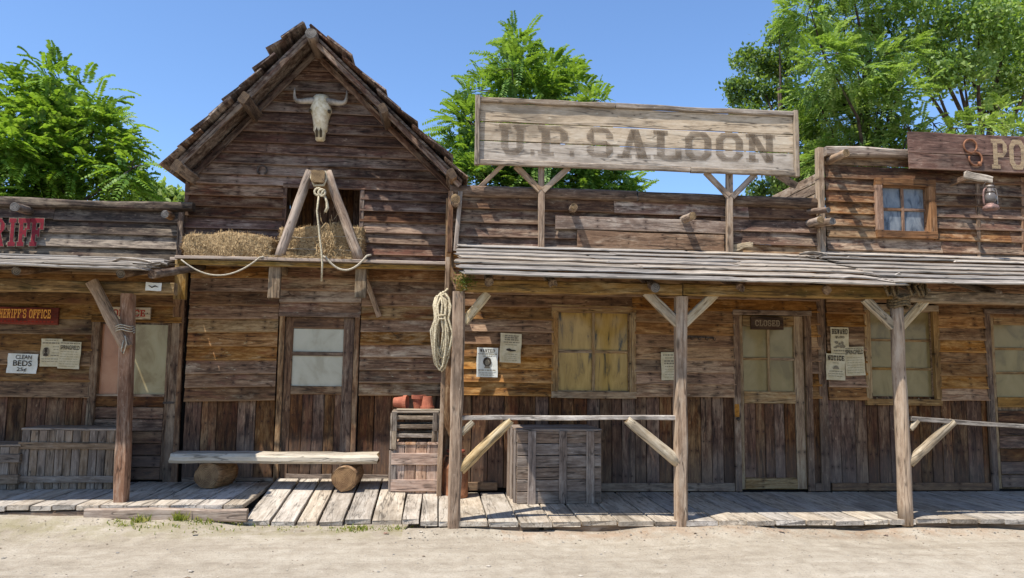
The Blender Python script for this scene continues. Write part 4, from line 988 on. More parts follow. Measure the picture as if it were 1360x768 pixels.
# ------------------------------------------------------------------ the big saloon sign on its posts
YS = 8.5
sgn = thing('rooftop_sign', (2.3, YS, 3.0), 'long grey plank sign with faded painted lettering above the saloon porch', 'sign')
A0 = at(632, 131, YS); A1 = at(1058, 150, YS); B0 = at(631, 218, YS); B1 = at(1058, 234, YS)
sx0, sx1 = (A0.x+B0.x)/2, (A1.x+B1.x)/2; szb, szt = (B0.z+B1.z)/2, (A0.z+A1.z)/2; H = szt-szb
fr_ = .045; z0 = szb+fr_; z1 = szt-fr_; ih = z1-z0
cuts = [0, .335, .665, 1]; gapz = .012; bands_w = []
for i in range(3):
    a = z0+ih*cuts[i]+gapz/2; b = z0+ih*cuts[i+1]-gapz/2; bands_w.append((a, b))
    plank('sign_board', (sx0+.05, YS+rr(0, .006), (a+b)/2), (sx1-.05, YS, (a+b)/2+rr(-.004, .004)), b-a, .025, 'sign', sgn, nseg=10, jit=.004, cham=.004)
for (a, b, zc, nm) in ((sx0, 2.0, szt-fr_/2, 1), (2.01, sx1, szt-fr_/2, 1), (sx0, 2.9, szb+fr_/2, 0), (2.91, sx1, szb+fr_/2, 0)):
    plank('frame_board', (a, YS-.015, zc+rr(-.004, .004)), (b, YS-.015, zc), fr_+.01, .06, 'signframe', sgn, nseg=8, jit=.006, cham=.008)
for xx in (sx0+.02, sx1-.02): plank('frame_board', (xx, YS-.02, szb-.015), (xx, YS-.02, szt+.02), .055, .075, 'signframe', sgn, up=XV, nseg=3, jit=.003)
for (p, q) in (((719, 222), (719, 329)), ((970, 229), (970, 336))):
    t_ = at(*p, YS+.03); f_ = at(*q, YS+.03)
    plank('sign_post', (f_.x, YS+.055, f_.z-.08), (t_.x, YS+.055, szt-.1), .07, .06, 'post', sgn, up=XV, nseg=6, jit=.004)
for (p, q) in (((685, 221), (717, 253)), ((755, 223), (721, 254)), ((937, 229), (968, 261)), ((1003, 232), (972, 262))):
    member('sign_brace', p, q, YS+.04, 8, .04, 'post', sgn)
for (p, q) in (((668, 219), (632, 254)), ((1036, 234), (1052, 244))):
    a = at(*p, YS+.12); b = at(*q, YS+.3); plank('sign_stay', a+(a-b)*.2, b+(b-a)*.25, .085, .05, 'post', sgn, up=Vector((.6, 0, .6)), nseg=3)
for (px, pz0) in ((762, 0),):
    pass
# letters, each on its own board heights
for (ch, pl, pr) in (('U', 662, 698), ('.', 703, 713), ('P', 714, 754), ('.', 755, 766), ('S', 779, 814), ('A', 820, 864), ('L', 868, 905), ('O', 910, 945), ('O', 951, 987), ('N', 991, 1030)):
    s = ((pl+pr)/2-662)/368
    yt, yb_ = 165+14.5*s, 205+11.5*s
    a = at(pl, yb_, YS-.0165); b = at(pr, yb_, YS-.0165); t_ = at((pl+pr)/2, yt, YS-.0165); m_ = at((pl+pr)/2, yb_, YS-.0165)
    ht = t_.z-m_.z; O = Vector((a.x, YS-.0165, m_.z)); wd = b.x-a.x
    if ch == '.': O.x -= wd*.1
    bands = [((u-O.z)/ht*10, (v-O.z)/ht*10) for u, v in bands_w]
    glyph('letter', ch, O, XV, UP, wd, ht, 'signpaint', sgn, bands=bands)

# ------------------------------------------------------------------ signs and posters
def sheet(name, px0, py0, px1, py1, Y, mat, label, lines=(), bars=(), pic=None, tilt=0, curl=.012, cat='poster', group=None):
    """a paper notice tacked to the wall: slightly curled sheet, printed words, rows of print too small to read, a picture"""
    x0, x1, z0, z1 = prect(px0, py0, px1, py1, Y); W, Hh = x1-x0, z1-z0
    o = thing(name, ((x0+x1)/2, Y, z0), label, cat, group)
    c = Vector(((x0+x1)/2, Y, (z0+z1)/2)); ca, sa = math.cos(tilt), math.sin(tilt)
    ex = Vector((ca, 0, sa)); ez = Vector((-sa, 0, ca))
    nx, nz = 6, 8; V = []; F = []
    ph = rr(0, 6)
    for j in range(nz+1):
        for i in range(nx+1):
            u, v = i/nx-.5, j/nz-.5
            bulge = -.004 - curl*(max(0, abs(u)*2-.6)**2*1.2*(1 if v < 0 else .5)) - .0015*math.sin(5*u+ph)*math.cos(4*v)
            e = .012*W*math.sin(9*v+ph)*(abs(u) > .45)
            V.append(c + ex*(u*W+e) + ez*(v*Hh) + Vector((0, bulge, 0)))
    for j in range(nz):
        for i in range(nx): k = j*(nx+1)+i; F.append((k, k+1, k+nx+2, k+nx+1))
    mb = MB().add(V, F); mb.build('paper', mat, o, smooth=True)
    def P(u, v, off): return c + ex*((u-.5)*W) + ez*((v-.5)*Hh) + Vector((0, -off, 0))
    for (txt, u0, u1, v0, v1, style) in lines:
        if style == 's': word('printed_word', txt, P(u0, v0, .0125), P(u1, v0, .0125), (v1-v0)*Hh, 'ink', o, ez=ez)
        else: fontword('printed_word', txt, P(u0, v0, .0125), ex, ez, (u1-u0)*W, (v1-v0)*Hh, 'ink', o)
    if bars:
        mb = MB()
        for (u0, u1, v, hgt) in bars:
            u = u0
            while u < u1:
                e = min(u1, u+rr(.05, .16)); mb.add([P(u, v, .012), P(e, v, .012), P(e, v+hgt, .012), P(u, v+hgt, .012)], [(0, 1, 2, 3)]); u = e+rr(.02, .04)
        mb.build('small_print', 'inkgrey', o, kind='stuff')
    if pic: pic(o, P)
    return o
def oval(u, v, a, b, n=14, ph=0): return [(u+a*math.cos(2*math.pi*k/n+ph), v+b*math.sin(2*math.pi*k/n+ph)) for k in range(n)]
def poly(mb, P, pts, off, mi=0): mb.add([P(u, v, off) for u, v in pts], [tuple(range(len(pts)))], mi)
def portrait(o, P, u=.27, v=.52, s=1):
    mb = MB(); poly(mb, P, oval(u, v, .16*s, .17*s), .0125); mb.build('portrait_ground', 'inkgrey', o)
    mb = MB(); poly(mb, P, [(u-.13*s, v-.14*s), (u+.13*s, v-.14*s), (u+.07*s, v-.04*s), (u-.07*s, v-.04*s)], .013); poly(mb, P, oval(u, v+.05*s, .07*s, .09*s), .0132); poly(mb, P, oval(u, v+.12*s, .1*s, .03*s), .0134)
    mb.build('portrait', 'ink', o)
rowsb = lambda u0, u1, v0, v1, n, h=.012: [(u0+rr(0, .03), u1-rr(0, .08), v0+(v1-v0)*i/max(1, n-1), h) for i in range(n)]
sheet('poster', 10, 470, 50, 496, WB-.062, 'paperwhite', 'white notice offering clean beds for 25 cents', [('CLEAN', .27, .8, .72, .94, 'f'), ('BEDS', .2, .82, .37, .66, 'f'), ('25¢', .34, .66, .06, .3, 'f')], tilt=-.02)
sheet('poster', 54, 450, 82, 487, WB-.062, 'paper', 'cream notice with an oval portrait beside the clean beds notice', bars=[(.2, .8, .93, .03), (.08, .95, .82, .045), (.58, .9, .7, .02), (.62, .85, .6, .02), (.55, .95, .48, .02), (.5, .95, .38, .03), (.08, .95, .26, .022), (.1, .95, .17, .02)], pic=portrait)
sheet('poster', 78, 454, 107, 490, WB-.072, 'paper', 'cream Springfield news sheet overlapping the portrait notice', [('SPRINGFIELD', .06, .94, .7, .86, 'f')], bars=[(.05, .95, .92, .04)]+rowsb(.06, .94, .08, .62, 7, .014), tilt=-.03)
def wanted_pic(o, P):
    mb = MB(); poly(mb, P, oval(.5, .52, .2, .16), .0125); mb.build('portrait_hair', 'ink', o)
    mb = MB(); poly(mb, P, oval(.5, .5, .11, .1), .0132); poly(mb, P, [(.36, .3), (.64, .3), (.6, .38), (.4, .38)], .013); mb.build('portrait_face', 'inkgrey', o)
sheet('poster', 633, 462, 661, 501, WS-.062, 'paperwhite', 'white wanted poster with a drawn head, half in sunlight', [('WANTED', .15, .85, .84, .95, 's')], bars=[(.05, .95, .77, .03), (.3, .7, .7, .02), (.08, .9, .22, .03), (.15, .85, .13, .02), (.2, .8, .06, .02)], pic=wanted_pic, tilt=-.01)
def blob_pic(o, P):
    mb = MB(); poly(mb, P, [(.28, .42), (.5, .38), (.76, .4), (.74, .44), (.55, .45), (.45, .49), (.33, .47)], .0125); mb.build('picture', 'ink', o)
sheet('poster', 664, 443, 692, 482, WS-.062, 'paper', 'cream notice with dense heading, above and right of the wanted poster', bars=[(.2, .85, .9, .035), (.2, .85, .83, .045), (.2, .85, .76, .045), (.15, .9, .68, .03), (.25, .8, .6, .02)]+rowsb(.2, .85, .08, .28, 4, .014), pic=blob_pic, tilt=-.04)
sheet('poster', 878, 468, 904, 505, WS-.062, 'paper', 'cream notice half hidden behind the middle porch post', bars=[(.1, .9, .88, .04), (.2, .9, .78, .03), (.15, .9, .66, .05), (.15, .9, .57, .05), (.2, .9, .47, .03)]+rowsb(.15, .9, .1, .38, 4, .015), tilt=.02)
def riders(o, P):
    mb = MB()
    for k in range(9):
        u, v = .2+.6*rng.random(), .28+.2*rng.random(); poly(mb, P, oval(u, v, .06+.05*rng.random(), .03+.04*rng.random(), 9, k), .0125+.0002*k)
    mb.build('picture', 'inkgrey', o)
sheet('poster', 1103, 435, 1127, 473, WS-.062, 'paper', 'tall cream reward poster with a picture of riders', [('REWARD', .06, .94, .76, .94, 's'), ('$5,000', .25, .75, .6, .7, 'f')], bars=[(.15, .9, .16, .04), (.2, .85, .06, .03)], pic=riders)
def hat(o, P):
    mb = MB(); poly(mb, P, [(.34, .42), (.68, .42), (.62, .52), (.5, .56), (.42, .52)], .0125); mb.build('picture', 'inkgrey', o)
sheet('poster', 1097, 470, 1122, 505, WS-.074, 'paper', 'cream notice sheet pinned below the reward poster', [('NOTICE', .06, .96, .74, .93, 's')], bars=[(.35, .65, .64, .02), (.15, .85, .32, .025), (.1, .9, .23, .02), (.15, .85, .14, .02)], pic=hat, tilt=-.03)
sheet('poster', 1122, 461, 1148, 499, WS-.066, 'paper', 'cream Springfield news sheet right of the reward and notice papers', [('SPRINGFIELD', .05, .95, .74, .9, 'f')], bars=[(.05, .95, .93, .03)]+rowsb(.08, .92, .1, .62, 7, .013), tilt=.05)

def board_sign(name, label, r, Y, mat, t=.025, bolts=True):
    x0, x1, z0, z1 = r
    o = thing(name, ((x0+x1)/2, Y, z0), label, 'sign')
    plank('sign_board', (x0, Y, (z0+z1)/2), (x1, Y, (z0+z1)/2), z1-z0, t, mat, o, nseg=4, jit=.002)
    if bolts:
        for xx in (x0+.03, x1-.03): MB().lathe((xx, Y-t/2-.001, (z0+z1)/2), [(.007, 0), (.006, .003)], 8, axis=(0, -1, 0)).build('nail', 'iron', o)
    return o
r = prect(-14, 408, 78, 431, WB-.07)
o = board_sign('wall_sign', 'dark red board sign with yellow lettering on the office wall', r, WB-.07, 'redsign')
word('lettering', "SHERIFF'S OFFICE", (at(-7, 426, WB-.0845).x, WB-.0845, r[2]+.07), (at(68, 426, WB-.0845).x, WB-.0845, r[2]+.07), .1, 'yellowpaint', o)
mb = MB()
for i in range(14): 
    u = r[0]+.12+i*.042; mb.add([(u, WB-.0845, r[2]+.025), (u+rr(.015, .03), WB-.0845, r[2]+.025), (u+.028, WB-.0845, r[2]+.04), (u, WB-.0845, r[2]+.04)], [(0, 1, 2, 3)])
mb.build('small_lettering', 'darkredpaint', o)
r = prect(146, 408, 200, 424, WB-.09)
o = board_sign('wall_sign', 'small cream board with red lettering over the office door, partly behind the post', r, WB-.09, 'creamsign')
word('lettering', 'OFFICE', (r[0]+.04, WB-.1045, r[2]+.03), (r[1]-.045, WB-.1045, r[2]+.03), r[3]-r[2]-.06, 'darkredpaint', o)
r = prect(997, 421, 1040, 438, WS-.03)
o = board_sign('door_sign', 'small dark wooden closed sign on the saloon door', r, WS-.03, 'darksign')
word('lettering', 'CLOSED', (r[0]+.05, WS-.0445, r[2]+.04), (r[1]-.045, WS-.0445, r[2]+.04), r[3]-r[2]-.08, 'greypaint', o)
# small battered plate on the porch beam
r = prect(193, 375, 214, 386, YP-.08); ph = YP-.072
o = thing('metal_plate', ((r[0]+r[1])/2, ph, r[2]), 'small battered white plate nailed to the porch beam end', 'plate')
plank('plate', (r[0], ph, (r[2]+r[3])/2), (r[1], ph, (r[2]+r[3])/2-.004), r[3]-r[2], .006, 'paperwhite', o, nseg=4, jit=.003)
MB().tube([(r[0]+.03, ph-.005, r[2]+.05), (r[0]+.06, ph-.005, r[2]+.03), (r[0]+.09, ph-.005, r[2]+.045), (r[0]+.12, ph-.005, r[2]+.035)], [.003, .006, .008, .003], 6).build('mark', 'ink', o)
# red cut letters on the parapet
o = thing('letter_sign', (at(20, 327, 8.87).x, 8.86, at(20, 327, 8.87).z), 'big red cut letters with pale edges on the office parapet', 'sign')
xs_ = [(-68, -52), (-50, -34), (-32, -18), (-16, 6), (8, 22), (22, 39), (38.5, 57)]
for ch, (a, b) in zip('SHERIFF', xs_):
    A = at(a, 326, 8.822); B = at(b, 326, 8.822); T = at((a+b)/2, 290, 8.822); O = Vector((A.x, 8.822, at((a+b)/2, 327, 8.822).z)); ht = T.z-O.z; wd = (B.x-A.x)*.93
    let = glyph('letter', ch, O, XV, UP, wd, ht, 'redpaint', o)
    glyph('letter_edge', ch, O+Vector((0, .004, 0)), XV, UP, wd, ht, 'outline', let, grow=.007)
# brown sign on the right with cream letters
YR = 8.5
x0 = at(1207, 205, YR).x; r = prect(1207, 182, 1400, 228, YR)
o = thing('board_sign', (r[0]+.6, YR, r[2]), 'brown plank sign with cream letters and iron shackles at the right edge', 'sign')
zz = [r[2]+.0, r[2]+.2, r[3]+.03]
plank('sign_board', (r[0], YR, (r[2]+.195+r[2])/2), (QX1, YR, (r[2]+.195+r[2])/2), .195, .035, 'brownsign', o, nseg=8, jit=.004)
plank('sign_board', (r[0], YR, (r[2]+.2+r[3]+.02)/2), (QX1, YR, (r[2]+.2+r[3])/2+.01), r[3]+.02-r[2]-.2, .035, 'brownsign', o, nseg=8, jit=.007)
for xx in (r[0]+.5, r[0]+1.6): plank('sign_arm', (xx, YR+.02, r[2]+.1), (xx, WS+.0, r[2]+.1), .06, .05, 'log', o)
for ch, (a, b) in zip('PO', ((1317, 1338), (1341, 1362))):
    A = at(a, 223, YR-.02); B = at(b, 223, YR-.02); ht = (r[3]-r[2])*.86
    glyph('letter', ch, Vector((A.x, YR-.027, r[2]+.035)), XV, UP, B.x-A.x, ht, 'creampaint', o)
# bracket arm for the lantern
c0 = at(1283, 233, 8.25); c1 = at(1318, 240, 8.25)
br = plank('lantern_arm', at(1282, 232, 8.3), at(1319, 240, 8.2), .085, .05, 'roof', pst, nseg=4, jit=.008, endjit=.02, cham=.012)
plank('lantern_arm', (at(1290, 234, 8.3).x, 8.3, at(1290, 234, 8.3).z), (at(1290, 234, 8.3).x, WS, at(1290, 234, 8.3).z), .06, .05, 'log', pst)

# ------------------------------------------------------------------ iron things
def arc(c, r, a0, a1, n, ax=XV, az=UP): return [Vector(c)+ax*(r*math.cos(a0+(a1-a0)*i/n))+az*(r*math.sin(a0+(a1-a0)*i/n)) for i in range(n+1)]
c = at(348, 226, WB-.07)
MBs = MB().tube(arc((c.x, WB-.065, c.z), .055, R_(-60), R_(240), 16), [.011]*17, 6)
tag(MBs.build('horseshoe', 'iron', smooth=True), 'small rusty horseshoe nailed to the barn boards', 'horseshoe')
c = at(1289, 194, YR-.04); c2 = at(1296, 211, YR-.04)
o = thing('shackles', (c.x, YR-.04, c2.z), 'rusty iron shackles hung on the brown plank sign', 'shackles')
MB().tube(arc((c.x, YR-.035, c.z), .085, R_(-50), R_(290), 20), [.012]*21, 7).build('cuff', 'rust', o, smooth=True)
MB().tube(arc((c2.x, YR-.035, c2.z), .085, R_(-200), R_(130), 20), [.012]*21, 7).build('cuff', 'rust', o, smooth=True)
MB().lathe((c2.x+.04, YR-.05, c2.z-.09), [(.02, 0), (.024, .02), (.02, .05)], 10).build('lock', 'rust', o, smooth=True)
# hook strip on the saloon wall
o = thing('hook_rail', (at(930, 450, WS-.05).x, WS-.05, at(930, 450, WS-.05).z), 'rusty hooks in a row on the wall beside the saloon door', 'hooks')
a = at(914, 447, WS-.07); b = at(948, 449, WS-.045)
plank('hook_bar', (a.x, WS-.062, a.z), (b.x, WS-.062, b.z), .02, .012, 'iron', o)
for k in range(4):
    xx = a.x+.03+k*(b.x-a.x-.05)/3; MB().tube([(xx, WS-.07, a.z), (xx, WS-.076, a.z-.03), (xx+.012, WS-.1, a.z-.042), (xx+.02, WS-.11, a.z-.02)], .005, 6).build('hook', 'iron', o, smooth=True)

# ------------------------------------------------------------------ lantern
def lantern():
    c = at(1316, 277, 8.2); b = Vector((c.x, 8.2, at(1316, 279, 8.2).z)); s = .3
    o = thing('lantern', b, 'old hurricane lantern hanging from a whitish arm at the right', 'lantern')
    MB().lathe(b, [(.06, 0), (.085, .004), (.09, .02), (.078, .05), (.05, .062), (.05, .075)], 18).build('fuel_tank', 'lampred', o, smooth=True)
    MB().lathe(b+UP*.076, [(.042, 0), (.066, .04), (.068, .08), (.05, .12), (.042, .13)], 18).build('glass_globe', M['lampglass'], o, smooth=True)
    MB().lathe(b+UP*.207, [(.05, 0), (.055, .012), (.04, .03), (.045, .045), (.03, .06), (.05, .066), (.045, .085), (.02, .095)], 18).build('chimney', 'lamptin', o, smooth=True)
    for sgn_ in (-1, 1):
        MB().tube([b+Vector((sgn_*.06, 0, .045)), b+Vector((sgn_*.085, 0, .08)), b+Vector((sgn_*.086, 0, .2)), b+Vector((sgn_*.07, 0, .25)), b+Vector((sgn_*.035, 0, .265))], .011, 8).build('side_tube', 'lampred' if sgn_ < 0 else 'lamptin', o, smooth=True)
    top = at(1312, 238, 8.2)
    MB().tube([b+Vector((-.08, 0, .22)), b+Vector((-.075, 0, .3)), Vector((b.x-.03, 8.2, top.z-.02)), Vector((b.x+.02, 8.2, top.z-.02)), b+Vector((.05, 0, .32)), b+Vector((.08, 0, .22))], .004, 6).build('handle', 'iron', o, smooth=True)
mt, n_, l_, b_ = newmat('lamp_glass'); b_.inputs['Base Color'].default_value = lin((120, 112, 104)); b_.inputs['Roughness'].default_value = .25; b_.inputs['Transmission Weight'].default_value = .35
M['lampglass'] = mt
lantern()

# ------------------------------------------------------------------ cattle skull
def skull():
    top = at(426, 124, WB-.12); bot = at(428, 186, WB-.12); zt = top.z; Hh = zt-bot.z; cx = top.x; yb = WB-.035
    o = thing('cattle_skull', (cx, yb, bot.z), 'pale cattle skull with curved horns hung high on the gable', 'skull')
    prof = [(0, .055, .05), (.03, .085, .09), (.08, .1, .12), (.16, .104, .14), (.24, .112, .15), (.3, .125, .15), (.36, .128, .15), (.42, .112, .15), (.5, .098, .145), (.6, .09, .13), (.7, .082, .11), (.77, .086, .095), (.82, .066, .085), (.9, .058, .07), (.96, .058, .055), (1, .04, .035)]
    n = 18; V = []; F = []
    for (s, w_, d_) in prof:
        z_ = zt-s*Hh
        for k in range(n):
            a = 2*math.pi*k/n; ca, sa = math.cos(a), math.sin(a)
            x_ = math.copysign(abs(ca)**.85, ca)*w_; y_ = -math.copysign(abs(sa)**.75, sa)*d_*(1 if sa > 0 else .25)
            if sa > .85: y_ -= .012*(1-abs(ca))       # nasal ridge
            V.append(Vector((cx+x_+.004*s, yb+y_, z_)))
    for i in range(len(prof)-1):
        for k in range(n): k2 = (k+1) % n; F.append((i*n+k, (i+1)*n+k, (i+1)*n+k2, i*n+k2))
    F.append(tuple(range(n))); F.append(tuple(reversed(range((len(prof)-1)*n, len(prof)*n))))
    mb = MB().add(V, [tuple(reversed(f)) for f in F]); mb.build('cranium', 'bone', o, smooth=True)
    for sg_ in (-1, 1):
        ec = Vector((cx+sg_*.1, yb-.105, zt-.4*Hh))
        mb = MB().lathe(ec+Vector((sg_*.008, .0, 0)), [(.024, 0), (.022, .012), (.012, .016)], 12, axis=(sg_*1.0, -.7, 0)); mb.build('eye_socket', 'hollowshade', o)
        nc = Vector((cx+sg_*.024, yb-.085, zt-.86*Hh))
        mb = MB(); mb.add([nc+Vector((-.013, -.008, -.05)), nc+Vector((.013, -.008, -.05)), nc+Vector((.016, -.035, .02)), nc+Vector((0, -.045, .06)), nc+Vector((-.016, -.035, .02))], [(0, 1, 2, 3, 4)]); mb.build('nostril', 'hollowshade', o)
        tip = at(392, 117, WB-.12) if sg_ < 0 else at(461, 121, WB-.12)
        b0 = Vector((cx+sg_*.07, yb-.08, zt-.17*Hh)); m1 = Vector((cx+sg_*.2, yb-.1, zt-.2*Hh)); m2 = Vector((tip.x+sg_*-.015, yb-.12, zt-.12*Hh)); tp = Vector((tip.x, yb-.1, tip.z))
        pts = []; rad = []
        P4 = [b0, m1+Vector((sg_*.05, 0, .01)), m2+Vector((sg_*.03, 0, -.12)), tp]
        for i in range(13):
            t = i/12; pts.append(P4[0]*(1-t)**3+P4[1]*3*t*(1-t)**2+P4[2]*3*t*t*(1-t)+P4[3]*t**3); rad.append(.036*(1-t)**.7+.006)
        MB().tube(pts, rad, 10).build('horn', 'horn', o, smooth=True)
skull()

# ------------------------------------------------------------------ ropes
def sag(a, b, drop, n=16): return [Vector(a).lerp(Vector(b), i/n)-UP*(drop*4*(i/n)*(1-i/n)) for i in range(n+1)]
def rope(name, label, pts, r, mat, group=None): return tag(MB().tube(pts, r, 7).build(name, mat, smooth=True), label, 'rope', group)
a = at(242, 346, YL-.02); b = at(345, 342, YL-.02); lowz = at(300, 366, YL-.02).z
rope('draped_rope', 'thin white rope sagging from the ledge below the left hay bale', [a+Vector((-.02, .03, .01))]+sag(a, b, (a.z+b.z)/2-lowz)+[b+Vector((.05, .05, .02)), b+Vector((.2, .1, .012))], .009, 'ropewhite')
a = at(433, 342, YL-.02); b = at(487, 340, YL-.02); lowz = at(462, 359, YL-.02).z
rope('draped_rope', 'pale rope sagging from the ledge under the hoist frame', [a+Vector((-.05, .05, .02))]+sag(a, b, (a.z+b.z)/2-lowz)+[b+Vector((.04, .06, .02))], .012, 'ropewhite')
o = thing('hoist_rope', HB, 'knotted rope hanging from the hoist beam over the hayloft', 'rope')
c = HB; xx = at(424, 262, YL-.0).x
MB().tube([Vector((c.x-.07, YL+.06, c.z+.07)), Vector((c.x+.07, YL+.06, c.z+.07)), Vector((c.x+.085, YL+.06, c.z)), Vector((c.x+.06, YL+.03, c.z-.09)), Vector((c.x-.04, YL+.03, c.z-.1)), Vector((c.x-.085, YL+.06, c.z)), Vector((c.x-.07, YL+.06, c.z+.07))], .015, 8).build('loop', 'rope', o, smooth=True)
k0 = at(424, 255, YL-.05)
MB().tube(arc((k0.x-.01, YL-.05, k0.z), .04, 0, 5.6, 14)+[Vector((k0.x+.06, YL-.07, k0.z+.03))]+arc((k0.x+.03, YL-.06, k0.z-.01), .036, 1.5, 7, 12), .013, 8).build('knot', 'rope', o, smooth=True)
MB().tube([k0+Vector((.05, 0, -.02)), at(434, 268, YL-.05), at(435, 276, YL-.05), at(432, 282, YL-.05)], [.012, .014, .018, .016], 8).build('rope_end', 'rope', o, smooth=True)
e_ = at(427, 374, YL-.06); pts = [k0, at(421, 280, YL-.06), at(424, 310, YL-.07), at(427, 335, YL-.08), at(428, 352, YL-.08), e_]
MB().tube(pts, .0105, 8).build('hanging_line', 'rope', o, smooth=True)
# coil of rope on the side post
def coil():
    cy = 8.2; c = at(587, 437, cy)
    o = thing('rope_coil', (c.x, cy, at(587, 495, cy).z), 'coil of pale yellow rope hanging at the saloon corner', 'rope')
    pts = []; top = at(590, 388, cy); bot = at(586, 488, cy)
    for k in range(15):
        w_ = rr(.02, .1); zt = top.z-rr(0, .07); zb = bot.z+rr(-.06, .2); x_ = c.x+rr(-.04, .03); y_ = cy-rr(0, .09)
        for i in range(14):
            t = 2*math.pi*i/14
            pinch = .55+.45*abs(math.sin(t))if True else 1
            zz_ = (zt+zb)/2+(zt-zb)/2*math.cos(t); f_ = 1-.5*math.exp(-((zz_-(top.z-.28))/.09)**2)
            pts.append(Vector((x_+w_*math.sin(t)*f_+rr(-.006, .006), y_+.03*math.cos(t*2)+rr(-.008, .008), zz_)))
    MB().tube(pts, .0125, 7).build('coils', 'rope', o, smooth=True)
    zc = top.z-.29
    pts = [Vector((c.x-.01+.065*math.cos(t), cy-.045+.07*math.sin(t), zc+.006*t-.04)) for t in [i*.5 for i in range(30)]]
    MB().tube(pts, .0125, 7).build('binding', 'rope', o, smooth=True)
    MB().tube([Vector((c.x, cy-.03, top.z-.02)), Vector((c.x+.05, cy+.02, top.z+.03)), Vector((at(594, 380, 8.28).x, 8.25, top.z+.04))], .0125, 7).build('hanger', 'rope', o, smooth=True)
coil()
def lashing(name, label, c, rx, ry, turns, h, r, mat, loose=()):
    pts = [Vector((c[0]+rx*math.cos(t), c[1]+ry*math.sin(t), c[2]-h/2+h*t/(turns*2*math.pi)+.012*math.sin(3*t))) for t in np.linspace(0, turns*2*math.pi, int(turns*12))]
    o = thing(name, (c[0], c[1], c[2]-h/2), label, 'rope'); MB().tube(pts, r, 7).build('wraps', mat, o, smooth=True)
    for lp_ in loose: MB().tube(lp_, r, 7).build('loose_end', mat, o, smooth=True)
c = at(158, 437, YP-.12)
lashing('rope_lashing', 'grey cord lashing the slanted brace to the reddish post', (c.x+.03, YP-.06, c.z), .085, .1, 3, .07, .006, 'ropewhite', [[at(166, 446, YP-.16), at(168, 456, YP-.16), at(164, 470, YP-.14), at(161, 466, YP-.14), at(164, 452, YP-.15)]])
c = at(1193, 394, YB)
lo_ = []
for (dx, w_) in ((-.17, .05), (-.1, .045), (.08, .05), (.16, .06), (.2, .05)):
    t_ = at(1193, 374, YB-.09); lo_.append([Vector((c.x+dx, YB-.09, t_.z+.02)), Vector((c.x+dx-w_, YB-.12, t_.z-.05)), Vector((c.x+dx-w_*.3, YB-.13, t_.z-.15)), Vector((c.x+dx+w_*.6, YB-.11, t_.z-.12)), Vector((c.x+dx+w_*.5, YB-.09, t_.z+.0))])
lo_.append([Vector((c.x-.16, YB-.09, c.z+.02)), Vector((c.x-.06, YB-.12, c.z-.03)), Vector((c.x+.08, YB-.12, c.z+.01)), Vector((c.x+.18, YB-.1, c.z+.06))])
lashing('rope_lashing', 'dark rope wound and looped around the head of the right porch post', (c.x, YB, at(1193, 402, YB).z), .098, .1, 4, .11, .014, 'ropedark', lo_)

# ------------------------------------------------------------------ hay
def bale(name, label, x0, x1, y0, y1, z0, z1, seed, n=4200, cat='hay bale', round_=.3):
    rs = random.Random(seed); o = thing(name, ((x0+x1)/2, (y0+y1)/2, z0), label, cat)
    nx, ny, nz = 22, 8, 7; c = Vector(((x0+x1)/2, (y0+y1)/2, (z0+z1)/2)); hx, hy, hz = (x1-x0)/2, (y1-y0)/2, (z1-z0)/2
    bm = bmesh.new(); bmesh.ops.create_grid(bm, x_segments=1, y_segments=1, size=1); bm.clear()
    bmesh.ops.create_cube(bm, size=2); bmesh.ops.subdivide_edges(bm, edges=bm.edges[:], cuts=9, use_grid_fill=True)
    ph = [rs.uniform(0, 6) for _ in range(6)]
    def shp(v):
        p = Vector(v); q = Vector(p)
        m_ = max(abs(p.x), abs(p.y), abs(p.z)); sph = p.normalized()*m_
        q = p.lerp(sph*1.05, round_*.55)
        bump_ = 1+.04*math.sin(6*p.x+ph[0])+.04*math.sin(5*p.y+ph[1]+3*p.x)+.05*math.sin(9*p.x+4*p.z+ph[2])
        lump = .05*math.sin(2.2*p.x+ph[3])
        return c+Vector((q.x*hx*(1+.02*math.sin(8*p.z+ph[4])), q.y*hy*bump_, q.z*hz*(bump_ if p.z > 0 else 1)+(lump*hz*3 if p.z > 0 else 0)*p.z))
    V = []; fs = []
    bm.verts.ensure_lookup_table(); V = [shp(v.co) for v in bm.verts]; fs = [tuple(v.index for v in f.verts) for f in bm.faces]; src = [v.co.copy() for v in bm.verts]; bm.free()
    lowz = min(v.z for v in V); V = [Vector((v.x, v.y, max(v.z, z0))) for v in V]
    MB().add(V, fs).build('packed_hay', 'strawbody', o, smooth=True)
    mb = MB()
    for _ in range(n):
        fct = rs.choice(['f', 'f', 'f', 't', 't', 'l', 'r'])
        u, v = rs.uniform(-1, 1), rs.uniform(-1, 1)
        p = {'f': (u, -1, v), 't': (u, v, 1), 'l': (-1, u, v), 'r': (1, u, v)}[fct]
        base = shp(p); nn = Vector(p); nn = Vector((nn.x if fct in 'lr' else 0, -1 if fct == 'f' else 0, 1 if fct == 't' else 0))
        d_ = (Vector((rs.gauss(0, .6), rs.gauss(0, .5), rs.gauss(0, 1.1)-.3)) + nn*rs.uniform(0, .3)).normalized(); L_ = rs.uniform(.012, .04)
        sd_ = d_.cross(nn+Vector((.01, .02, .03))).normalized()*rs.uniform(.0015, .0032); b_ = base+nn*.004
        e_ = b_+d_*L_
        if e_.z < z0: e_.z = z0+.003
        if b_.z < z0: continue
        mb.add([b_-sd_, b_+sd_, e_+sd_*.6, e_-sd_*.6], [(0, 1, 2, 3)])
    mb.build('straw', 'straw', o, kind='stuff')
    return o, shp
xa, xb = at(237, 340, YL+.1).x, at(364, 340, YL+.1).x
